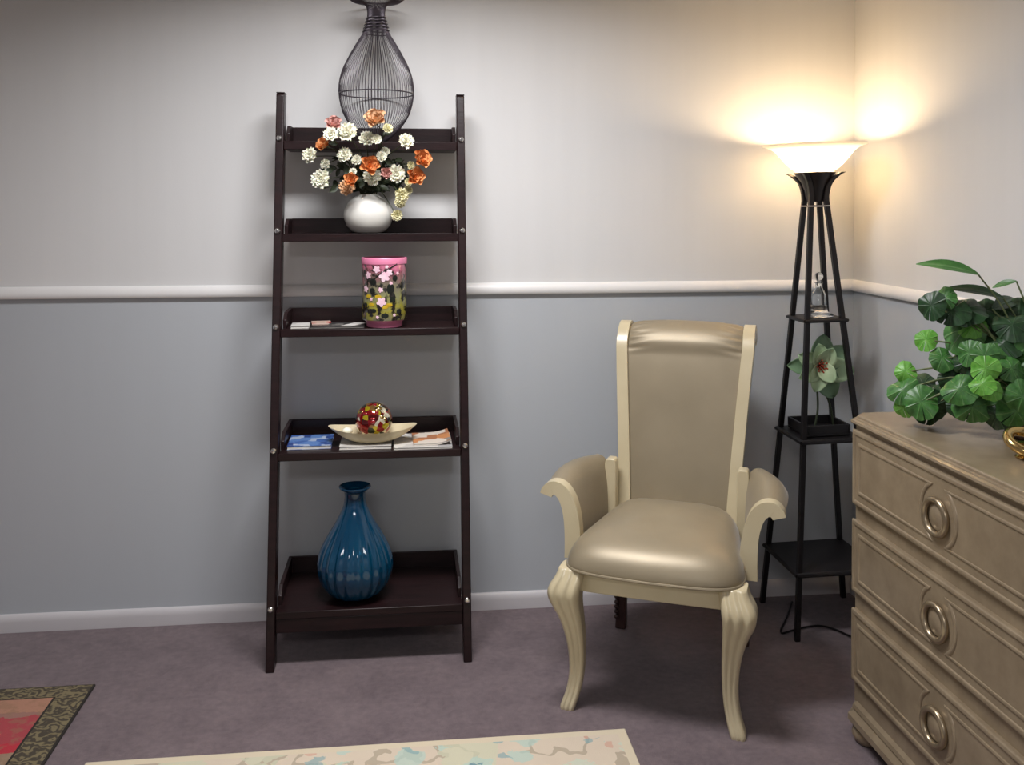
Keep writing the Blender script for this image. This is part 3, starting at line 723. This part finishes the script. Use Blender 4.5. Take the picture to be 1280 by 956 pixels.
# seat
def seat_outline(a):           # superellipse, wider at the front
    ca, sa = math.cos(a), math.sin(a); e = 2/6.0
    x = math.copysign(abs(ca)**e, ca); y = math.copysign(abs(sa)**e, sa)
    hw = .225 - .036*y
    return Vector((x*hw, -.048 + y*.262 - (.022*(1-x*x) if y < 0 else 0), 0))
NS = 72; rs = []
for s, z in ((.93, .400), (.99, .403), (1.003, .410), (1.0, .418), (.988, .430), (.965, .443), (.93, .456), (.88, .469), (.81, .481), (.71, .491), (.57, .499), (.40, .505), (.2, .509), (.02, .510)):
    c = Vector((0, -.048, 0)); rs.append([c + (seat_outline(2*PI*k/NS)-c)*s + Vector((0, 0, z)) for k in range(NS)])
seat = MB().rings(rs).build('seat', 'satin', CH, 80)
MB().tube([seat_outline(2*PI*k/NS)*1.0 + Vector((0, 0, .407)) for k in range(NS)], .0045, 8, True).build('piping', 'satin', seat)
# back posts and upholstered back
bk = smooth_path([(.200, 0, .40), (.225, 0, .52), (.262, 0, .68), (.295, 0, .82), (.318, 0, .905), (.336, 0, .955), (.362, 0, .990), (.394, 0, 1.003), (.422, 0, .990), (.434, 0, .962)], 9)
def half(z): return .171 + (.209-.171)*max(0, min(1, (z-.40)/.55))**1.2
def prof_normals(P):
    out = []
    for i in range(len(P)):
        tg = (P[min(i+1, len(P)-1)] - P[max(i-1, 0)]).normalized(); out.append(Vector((-tg.z, 0, tg.x)))   # towards the sitter
    return out
bn = prof_normals(bk)
for s in (-1, 1):
    rs = []
    for p, n in zip(bk, bn):
        uc = s*half(p.z); f_ = p + n*.022; b_ = p - n*.022
        w_ = .019
        rs.append([(uc-w_, f_.x, f_.z), (uc+w_, f_.x, f_.z), (uc+w_, b_.x, b_.z), (uc-w_, b_.x, b_.z)])
    MB().rings(rs).build('back_post', 'cream_wood', CH, 35, .005, 3)
rs = []
for i, (p, n) in enumerate(zip(bk, bn)):
    h = half(p.z)-.0165; ring_ = []
    zz = p.z; fold = 0
    puff = .014
    for k in range(49):
        a = -1+2*k/48
        fz = 0
        roll_t = i/(len(bk)-1)
        if roll_t > .46: fz = .0065*math.sin(roll_t*120 + 7*abs(a))*abs(a)**5*(1-abs(a)**16)*min(1, (roll_t-.46)/.05)      # gathers by the posts
        st_ = max(0, min(1, (roll_t-.47)/.10)); step = -.006 + .011*st_*st_*(3-2*st_)
        q = p + n*(.010 + puff*(1-abs(a)**3.2) + step*(1-abs(a)**6) + fz); ring_.append((a*h, q.x, q.z))
    for k in range(48, -1, -1):
        a = -1+2*k/48; q = p - n*(.014 + .006*(1-a**4)); ring_.append((a*h, q.x, q.z))
    rs.append(ring_)
MB().rings(rs).build('backrest', 'satin', CH, 80)
# arms
def arm(s):
    fp = [(.252, .385), (.252, .44), (.255, .49), (.262, .530), (.275, .564), (.294, .584), (.314, .587), (.328, .577), (.333, .565)]
    rp = [(.222, .405), (.223, .45), (.224, .50), (.226, .540), (.231, .572), (.243, .593), (.260, .598), (.275, .588), (.281, .572)]
    F_ = smooth_path([(u, 0, z) for u, z in fp], 4); R_ = smooth_path([(u, 0, z) for u, z in rp], 4); m_ = len(F_)
    def nrm(P, i):
        tg = (P[min(i+1, m_-1)] - P[max(i-1, 0)]).normalized(); return Vector((-tg.z, 0, tg.x))
    rs = []                      # scrolled cream front post
    for i in range(m_):
        n = nrm(F_, i); w_ = 1.15 - .3*i/(m_-1); a = F_[i] + n*.022*w_; b = F_[i] - n*.021*w_
        rs.append([(s*a.x, -.168, a.z), (s*b.x, -.168, b.z), (s*b.x, -.128, b.z), (s*a.x, -.128, a.z)])
    MB().rings(rs).build('arm_front_post', 'cream_wood', CH, 40, .003, 2)
    rs = []                      # straight cream rear post with a rounded top
    for z, w_ in ((.385, .019), (.588, .0185), (.600, .016), (.605, .010)):
        rs.append([(s*.209-w_, .140, z), (s*.209+w_, .140, z), (s*.209+w_, .185, z), (s*.209-w_, .185, z)])
    MB().rings(rs).build('arm_rear_post', 'cream_wood', CH, 40, .004, 3)
    def mid(i, w, off):
        bulge = math.sin(PI*w)
        p = F_[i].lerp(R_[i], w); n = nrm(F_, i).lerp(nrm(R_, i), w).normalized()
        k = i/(m_-1)
        p = p + Vector((.024*bulge*k, 0, .014*bulge*k))
        return p + n*off*(.8+.35*bulge*k), -.130 + w*(.170+.130)
    rs = []
    for j in range(15):
        w = j/14; ring_ = []
        for i in range(m_):
            p, v = mid(i, w, .014); ring_.append((s*p.x, v, p.z))
        tip, v = mid(m_-1, w, 0)
        ring_.append((s*(tip.x+.001), v, tip.z-.006)); 
        for i in range(m_-1, -1, -1):
            p, v = mid(i, w, -.020); 
            ring_.append((s*p.x, v, p.z))
        rs.append(ring_)
    MB().rings(rs).build('arm_panel', 'satin', CH, 80)
for s in (-1, 1): arm(s)

# ------------------------------------------------------------------ torchiere lamp with shelves
LP = Vector((1.420, 3.092, 0)); TILT = -.021
lamp = thing('floor_lamp', LP, 'black etagere floor lamp with lit frosted bowl shade in the corner', 'lamp')
lamp.rotation_euler = (0, TILT, 0)
LT, LB, LH = .027, .152, 1.455
def lh(z): return LB + (LT-LB)*z/1.44
for sx in (-1, 1):
    for sy in (-1, 1):
        P = [(sx*lh(z), sy*lh(z), z) for z in (0, .7, 1.38, 1.44)] + [(sx*.0285, sy*.0285, 1.470), (sx*.036, sy*.036, 1.500), (sx*.052, sy*.052, 1.522), (sx*.068, sy*.068, 1.535)]
        rs = []
        for i, p in enumerate(smooth_path(P, 3)):
            q = .0085; rs.append([(p.x-q, p.y-q, p.z), (p.x+q, p.y-q, p.z), (p.x+q, p.y+q, p.z), (p.x-q, p.y+q, p.z)])
        MB().rings(rs).build('leg', 'black_metal', lamp, 40, .002)
for z in (1.037, .640, .212):
    h = lh(z)+.012
    sh = box('shelf', (0, 0, z), (2*h, 2*h, .010 if z > 1 else .016), 'black_wood', lamp, .003)
    for sx in (-1, 1):
        MB().tube([(sx*h, -h, z), (sx*h, h, z)], .006, 8).build('edge_bar', 'black_metal', sh); MB().tube([(-h, sx*h, z), (h, sx*h, z)], .006, 8).build('edge_bar', 'black_metal', sh)
MB().lathe([(.001, 1.436), (.026, 1.436), (.031, 1.446), (.035, 1.475), (.046, 1.504), (.066, 1.530), (.070, 1.536), (.058, 1.540), (.03, 1.53), (.001, 1.53)], 32).build('cup', 'black_metal', lamp, 50)
clh = .036
for sx in (-1, 1): MB().tube([(sx*clh, -clh, 1.422), (sx*clh, clh, 1.422)], .003, 6).build('collar_bar', 'chrome', lamp); MB().tube([(-clh, sx*clh, 1.422), (clh, sx*clh, 1.422)], .003, 6).build('collar_bar', 'chrome', lamp)
sp_ = smooth_path([(.058, 0, 1.540), (.080, 0, 1.552), (.105, 0, 1.578), (.130, 0, 1.608), (.152, 0, 1.622), (.172, 0, 1.628)], 4)
MB().lathe([(p.x, p.z) for p in sp_] + [(p.x-.001, p.z+.004) for p in reversed(sp_)], 56, cap=False).build('lamp_shade', 'shade', lamp, 70)
bb = [(.001, 1.532), (.013, 1.533), (.014, 1.548), (.016, 1.556), (.024, 1.570), (.026, 1.584), (.021, 1.598), (.010, 1.607), (.001, 1.609)]
MB().lathe(bb, 24).build('bulb', 'bulb', lamp, 70)
# cord
cpts = [(1023, 640, .10)]
cp = [at(x, y, Z=.006) for x, y in ((990, 752), (984, 770), (976, 790), (990, 788), (1005, 784), (1025, 782), (1045, 787), (1066, 796), (1090, 800))]
o = MB().tube(smooth_path(cp, 6), .0035, 6).build('power_cord', 'black_metal'); tag(o, 'black power cord looping on the carpet at the foot of the lamp', 'cord')
# clear glass decanter on the top lamp shelf
gl = thing('glass_decanter', (LP.x+.004+TILT*1.04, LP.y-.005, 1.0432), 'small clear glass decanter with stopper on the top lamp shelf', 'decanter')
MB().lathe([(.001, .0005), (.044, .0005), (.050, .004), (.048, .010), (.030, .018), (.026, .04), (.024, .075), (.016, .092), (.011, .10), (.011, .112), (.015, .116), (.012, .117), (.009, .112), (.009, .10), (.014, .09), (.021, .075), (.022, .04), (.018, .022), (.001, .02)], 36).build('body', 'clear_glass', gl, 60)
MB().lathe([(.001, .104), (.008, .106), (.0085, .118), (.006, .122), (.013, .130), (.015, .139), (.010, .149), (.001, .152)], 24).build('stopper', 'clear_glass', gl, 60)
# black lidded tray on the middle lamp shelf
tb = thing('black_tray', (LP.x+TILT*.65, LP.y, .6500), 'low black open tray on the middle lamp shelf', 'tray', None, 0)
tb.rotation_euler = (0, TILT, 0)
box('base', (0, 0, .004), (.156, .156, .008), 'black_wood', tb, .002)
for sx in (-1, 1): box('side', (sx*.074, 0, .022), (.008, .156, .030), 'black_wood', tb, .002)
for sy in (-1, 1): box('side', (0, sy*.074, .022), (.140, .008, .030), 'black_wood', tb, .002)
# magnolia stem
fc = at(1023, 457, Y=3.075)
mg = thing('magnolia', (LP.x+.01+TILT*.65, LP.y, .660), 'pale green artificial magnolia with red stamens standing on the middle lamp shelf', 'artificial flower')
q = fc - mg.location
MB().tube(smooth_path([(-.035, -.02, 0), (-.02, -.015, .07), q*.75 + Vector((0, .02, 0)), q + Vector((0, .015, 0))], 6), .004, 6).build('stem', 'dark_leaf', mg)
MB().tube(smooth_path([(.045, 0, 0), (.03, 0, .08), q + Vector((.02, .02, -.06)), q + Vector((.01, .015, -.02))], 6), .004, 6).build('stem', 'dark_leaf', mg)
def mpetal(l, w):
    def f(u, v):
        a = (u-.5)*2; wd = w*(math.sin(PI*min(1, v*.86+.10))**.75)*(1 if v < .96 else .45)
        return Vector((a*wd, l*v, .10*l*math.sin(v*2.6) + .45*w*a*a*(1-.5*v) - .12*l*v*v))
    return f
for ang, l, w, tilt, mm, dy in ((100, .090, .032, 25, 'magnolia', 0), (152, .092, .032, 12, 'magnolia', 0), (205, .095, .034, 20, 'magnolia', 0), (252, .092, .034, 18, 'magnolia', -.005), (308, .070, .030, 28, 'magnolia', -.01), (62, .085, .034, 30, 'magnolia', 0),
                        (78, .110, .042, 5, 'magnolia_leaf', .015), (28, .125, .040, 8, 'magnolia_leaf', .025), (-12, .135, .042, 8, 'magnolia', .015), (-62, .130, .044, 6, 'magnolia_leaf', .02), (180, .105, .032, 4, 'magnolia_leaf', .02)):
    me = MB().grid(mpetal(l*.98, w), 9, 12)
    pt = me.build('petal' if mm == 'magnolia' else 'leaf', mm, mg, 70, solid=.0012)
    th = math.radians(ang)
    ydir = Vector((math.cos(th), 0, math.sin(th))); zdir = Vector((0, -1, 0))
    ax = ydir.cross(zdir)
    R = Matrix((ydir.cross(zdir), ydir, zdir)).transposed(); R = R @ Matrix.Rotation(math.radians(tilt), 3, 'X')
    pt.matrix_local = Matrix.Translation(q + Vector((0, dy, 0))) @ R.to_4x4()
for k in range(16):
    a = 2*PI*k/16*2.4; r = .004+.0013*k
    MB().tube([q + Vector((0, -.004, 0)), q + Vector((r*.7*math.cos(a), -.02, r*.7*math.sin(a))), q + Vector((r*math.cos(a), -.03, r*math.sin(a)))], [.0015, .0018, .0028], 6).build('stamen', 'stamen', mg)

# ------------------------------------------------------------------ chest of drawers
DX, DYL, DYR, DH = 1.190, 2.385, 1.555, .870      # front face x, far end, near end, height
DL = DYL-DYR; DC = (DYL+DYR)/2; DB = XR-.022
ch = thing('chest_of_drawers', (DX, DC, 0), 'champagne-taupe three-drawer chest with ring pulls against the wall', 'chest')
h = DL/2; dep = DB-DX
def canted(x0, x1, hy, c):     # outline with canted front corners, x0 front
    return [(x0+c, -hy), (x1, -hy), (x1, hy), (x0+c, hy), (x0, hy-c), (x0, -hy+c)]
def stack(name, levels, x1, par, m='chest', c=.03):
    rs = [[(x, y, z) for x, y in canted(x0, x1, hy, c)] for x0, hy, z in levels]
    return MB().rings(rs).build(name, m, par, 25)
stack('body', [(-.004, h-.002, .105), (-.004, h-.002, .845)], dep, ch, c=.006)
stack('top', [(.002, h, .836), (-.004, h+.004, .842), (-.006, h+.005, .845), (-.017, h+.012, .847), (-.021, h+.015, .851), (-.020, h+.015, .856), (-.014, h+.010, .859), (-.013, h+.009, .862), (-.008, h+.005, .8632), (-.0075, h+.004, .868), (-.005, h+.002, .871), (.0, h-.003, .872)], dep, ch, c=.024)
stack('base_moulding', [(-.016, h+.018, .048), (-.022, h+.024, .056), (-.022, h+.024, .072), (-.014, h+.016, .080), (-.010, h+.012, .084), (-.014, h+.016, .092), (-.012, h+.014, .102), (-.002, h+.003, .112), (.004, h, .118)], dep, ch, c=.03)
for sx in (.05, dep-.06):
    for sy in (-1, 1):
        f_ = MB().lathe([(.001, 0), (.032, 0), (.040, .008), (.046, .022), (.042, .036), (.030, .044), (.030, .050)], 28).build('bun_foot', 'chest', ch, 60); f_.location = (sx-.02, sy*(h-.025), 0)
def half_round(path, r):           # closed, mitred moulding bead standing on the drawer face (YZ plane)
    m = len(path); rs = []
    for i in range(m):
        p, a, b = Vector(path[i]), Vector(path[i-1]), Vector(path[(i+1) % m])
        t0, t1 = (p-a).normalized(), (b-p).normalized(); n0, n1 = Vector((-t0.y, t0.x)), Vector((-t1.y, t1.x))
        mt = (n0+n1)/max(.35, 1+n0.dot(n1))
        rs.append([(-r*math.sin(PI*k/6)*.95 + .002, p.x + mt.x*r*math.cos(PI*k/6), p.y + mt.y*r*math.cos(PI*k/6)) for k in range(7)])
    return MB().rings(rs, closed_ring=False, loop=True)
DZ = [(.634, .832), (.402, .594), (.166, .356)]
for z0, z1 in DZ:
    zc = (z0+z1)/2; hz = (z1-z0)/2; hy = h-.012
    dr = box('drawer', (-.004, 0, zc), (.020, 2*hy, 2*hz), 'chest', ch, .003)
    fx = -.014
    rib = half_round([(-hy+.007, zc-hz+.007), (hy-.007, zc-hz+.007), (hy-.007, zc+hz-.007), (-hy+.007, zc+hz-.007)], .0075)
    o = rib.build('frame_moulding', 'chest', dr, 50); o.location = (fx, 0, 0)
    # side panels whose inner end curves round the pull
    RA = .070; ph = hz-.036
    for s in (-1, 1):
        a0 = math.asin(ph/RA)
        path = [(s*(hy-.034), zc-ph), (s*(hy-.034), zc+ph)] + [(s*RA*math.cos(a0-2*a0*k/16), zc+RA*math.sin(a0-2*a0*k/16)) for k in range(17)]
        P = []
        for i in range(len(path)):
            P.append(path[i])
        o = half_round(P, .0062).build('panel_moulding', 'chest', dr, 50); o.location = (fx, 0, 0)
        v = [Vector((fx-.002, 0, 0)) + Vector((0, y, z)) for y, z in P]
    # round back plate and ring pull
    bpz = MB().lathe([(.001, .012), (.010, .0125), (.020, .009), (.028, .006), (.032, .006), (.034, .004), (.036, 0)], 40).build('back_plate', 'chest', dr, 50)
    bpz.matrix_local = Matrix.Translation((fx, 0, zc)) @ Matrix.Rotation(-PI/2, 4, 'Y')
    rr = MB().tube([(-.008 - .003*math.cos(2*PI*k/40), .038*math.cos(2*PI*k/40), zc-.004+.038*math.sin(2*PI*k/40)) for k in range(40)], .0078, 10, True).build('ring_pull', 'pewter', dr, 60); rr.location = (fx, 0, 0)

# brass ring ornament on the chest
bo = thing('brass_ornament', (at(1283, 572, Z=.8725)), 'polished brass curled ring ornament near the front edge of the chest top', 'ornament')
MB().tube([(.036*math.cos(2*PI*k/36), .036*math.sin(2*PI*k/36), .034+.016*math.sin(2*PI*k/36)) for k in range(36)], .011, 12, True).build('ring', 'brass', bo, 60)
MB().lathe([(.001, 0), (.022, 0), (.024, .004), (.016, .008), (.014, .026), (.030, .030), (.001, .030)], 28).build('foot', 'brass', bo, 60)

# ------------------------------------------------------------------ potted plant on the chest
PC = Vector((1.485, 2.08, .8725))
pt = thing('potted_plant', PC, 'bushy green leafy artificial plant in a brown pot on the chest', 'plant')
MB().lathe([(.001, 0), (.060, 0), (.066, .006), (.078, .07), (.082, .085), (.078, .09), (.070, .085), (.066, .07), (.001, .07)], 32).build('pot', 'pot', pt, 50)
def round_leaf(seed, cup=.25, lob=9):
    rnd = random.Random(seed); b = MB(); NA, NRr = 46, 6; v = [Vector((0, 0, 0))]; f = []
    for j in range(1, NRr):
        s = j/(NRr-1)
        for k in range(NA):
            a = PI*.012 + (2*PI-.024*PI)*k/(NA-1); rr = .5*(1 + .07*abs(math.sin(lob*a/2))*s + .05*math.sin(3*a+seed*1.7)*s + .06*math.cos(a*2+seed)) * (1-.12*math.exp(-((a-PI)/.6)**2)*0)
            x, y = rr*s*math.sin(a), -rr*s*math.cos(a)
            z = -cup*s*s*.5*(1+.5*math.cos(a+seed)) + .018*s*s*math.sin(lob*a) + .07*s*s*math.sin(3*a+seed*2) + .05*s*math.sin(2*a+seed)
            v.append(Vector((x, y, z)))
    for k in range(NA-1):
        f.append((0, 1+k, 2+k))
        for j in range(NRr-2): f.append((1+j*NA+k, 1+(j+1)*NA+k, 2+(j+1)*NA+k, 2+j*NA+k))
    b.add(v, f); return b.mesh('leaf', 60)
def long_leaf(seed):
    def f(u, v):
        a = (u-.5)*2; wd = .17*math.sin(PI*min(.985, v*.93+.05))**.9
        return Vector((a*wd, v-.0, -.30*v*v + .25*wd*abs(a)))
    return MB().grid(f, 7, 12).mesh('leaf', 60)
LM = {}
def leaf(shape, mname, seed):
    k = (shape, mname, seed % 3)
    if k not in LM:
        me = round_leaf(seed % 3, .25 + .1*(seed % 3)) if shape == 'r' else long_leaf(seed); me.materials.append(M[mname]); LM[k] = me
    return LM[k]
def put_leaf(px, py, Y, size, shape, mname, tilt=(0, 0), roll=0, seed=0, stem=True, updir=None):
    p = at(px, py, Y=Y) - PC; tocam = (Vector((0, 0, EYE)) - at(px, py, Y=Y)).normalized()
    n = (tocam + rt*tilt[0] + Vector((0, 0, 1))*tilt[1]).normalized()
    o = bpy.data.objects.new('leaf', leaf(shape, mname, seed)); COL.objects.link(o); o.parent = pt
    R = frame_from(n, updir or Vector((0, 0, 1)), roll)
    lo = min((R @ (v.co*size)).z for v in o.data.vertices)
    if p.z + lo < .002: p.z = .002 - lo
    o.matrix_local = Matrix.Translation(p) @ R.to_4x4() @ Matrix.Scale(size, 4)
    if stem:
        b0 = Vector((random.uniform(-.03, .03), random.uniform(-.03, .03), .07)); back = p - n*.004
        MB().tube(smooth_path([b0, b0.lerp(back, .5) + Vector((0, .01, .05)), back], 5), .0022, 5).build('stalk', 'plant_stem', pt)
def cpx(cx, cy): return 1080 + cx/3.985, 300 + cy/3.985
K = .00195/3.985   # metres per crop pixel at about 2.2 m
LEAVES = [  # crop position, size in crop px, material, depth, tilt
    (310, 495, 105, 'leaf_bright', 2.22, (-.1, .5)), (205, 655, 100, 'leaf_bright', 2.22, (-.2, .3)), (195, 745, 150, 'leaf_mid', 2.20, (-.4, .35)), (285, 805, 150, 'leaf_mid', 2.16, (-.1, .3)),
    (330, 850, 170, 'leaf_dark', 2.20, (.1, -.3)), (295, 715, 150, 'leaf_dark', 2.25, (.3, .8)), (195, 835, 90, 'leaf_bright', 2.21, (-.3, -.1)), (390, 585, 115, 'leaf_mid', 2.18, (.2, .7)),
    (500, 450, 200, 'leaf_mid', 2.17, (-.2, .7)), (540, 430, 120, 'leaf_bright', 2.16, (.1, .6)), (475, 740, 150, 'leaf_mid', 2.10, (-.2, .4)), (540, 830, 160, 'leaf_mid', 2.10, (0, -.1)),
    (605, 640, 120, 'leaf_bright', 2.06, (0, .2)), (590, 715, 105, 'leaf_bright', 2.05, (-.2, .5)), (632, 745, 100, 'leaf_bright', 2.04, (.2, .1)), (600, 580, 125, 'leaf_mid', 2.09, (-.1, .3)), (680, 570, 110, 'leaf_mid', 2.09, (.3, .4)),
    (735, 635, 130, 'leaf_mid', 2.05, (.5, .3)), (525, 560, 120, 'leaf_mid', 2.12, (-.4, .3)), (510, 610, 130, 'leaf_dark', 2.14, (-.3, .0)), (700, 810, 190, 'leaf_mid', 2.07, (.1, -.1)), (610, 820, 140, 'leaf_dark', 2.10, (.1, .0)),
    (770, 700, 150, 'leaf_dark', 2.10, (.2, .3)), (720, 480, 190, 'leaf_dark', 2.12, (.2, .5)), (650, 430, 170, 'leaf_dark', 2.16, (-.1, .3)), (770, 380, 200, 'leaf_dark', 2.14, (.1, .6)), (700, 350, 150, 'leaf_dark', 2.16, (0, .8)),
    (780, 560, 150, 'leaf_dark', 2.11, (.2, .2)), (500, 340, 190, 'leaf_dark', 2.17, (.1, 1.2)), (440, 350, 150, 'leaf_dark', 2.16, (-.2, .6)), (335, 325, 130, 'leaf_dark', 2.17, (-.5, .3)), (400, 285, 110, 'leaf_mid', 2.18, (-.6, .7)), (560, 490, 110, 'leaf_dark', 2.18, (.2, 0)),
    (650, 690, 150, 'leaf_dark', 2.12, (0, 0)), (560, 760, 120, 'leaf_dark', 2.14, (0, 0)), (380, 760, 100, 'leaf_dark', 2.2, (.2, .2)), (850, 480, 190, 'leaf_mid', 2.08, (.3, .4)), (870, 620, 180, 'leaf_mid', 2.05, (.3, .2)), (860, 760, 170, 'leaf_mid', 2.05, (.3, .1)), (900, 380, 180, 'leaf_dark', 2.1, (.3, .6)), (760, 850, 150, 'leaf_mid', 2.03, (.1, -.1)), (660, 870, 120, 'leaf_dark', 2.07, (-.1, 0)), (480, 820, 130, 'leaf_dark', 2.13, (-.2, 0)), (560, 650, 130, 'leaf_dark', 2.12, (-.2, .2)), (740, 420, 160, 'leaf_dark', 2.1, (0, .5)), (600, 350, 130, 'leaf_dark', 2.17, (-.1, .8)), (430, 690, 110, 'leaf_dark', 2.17, (0, .2)), (690, 520, 150, 'leaf_dark', 2.1, (-.2, .4)), (790, 780, 140, 'leaf_mid', 2.02, (.2, .1)), (980, 560, 190, 'leaf_mid', 2.03, (.4, .3)), (960, 700, 180, 'leaf_dark', 2.02, (.4, .1))]
for i, (cx, cy, sz, mm, Y, tl_) in enumerate(LEAVES):
    x, y = cpx(cx, cy); put_leaf(x, y, Y, sz*K*1.06, 'r', mm, tl_, random.uniform(-1.2, 1.2), i)
# long pointed leaves on arching stalks: from base point towards tip
def long_at(c0, c1, Y0, Y1, mname, seed, nrm):
    a = at(*cpx(*c0), Y=Y0) - PC; b = at(*cpx(*c1), Y=Y1) - PC; y = (b-a); L = y.length
    o = bpy.data.objects.new('leaf', leaf('l', mname, seed)); COL.objects.link(o); o.parent = pt
    n = Vector(nrm).normalized(); yv = y.normalized(); z = (n - yv*n.dot(yv)).normalized(); x = yv.cross(z)
    o.matrix_local = Matrix.Translation(a) @ Matrix((x, yv, z)).transposed().to_4x4() @ Matrix.Diagonal((L*.95, L, L*.9, 1))
    return a
for c0, c1, mm, nv in (((570, 172), (292, 66), 'leaf_mid', (.2, -.8, .9)), ((695, 290), (430, 190), 'leaf_dark', (.2, -.7, .9)), ((760, 205), (630, 220), 'leaf_mid', (.1, -.9, .6)), ((640, 345), (790, 255), 'leaf_dark', (-.3, -.8, .6)), ((800, 300), (900, 170), 'leaf_mid', (-.2, -.9, .4))):
    a = long_at(c0, c1, 2.14, 2.18, mm, 1, nv)
    MB().tube(smooth_path([(0, 0, .07), Vector((0, 0, .07)).lerp(a, .55) + Vector((.02, .01, .03)), a], 6), .0022, 5).build('stalk', 'plant_stem', pt)
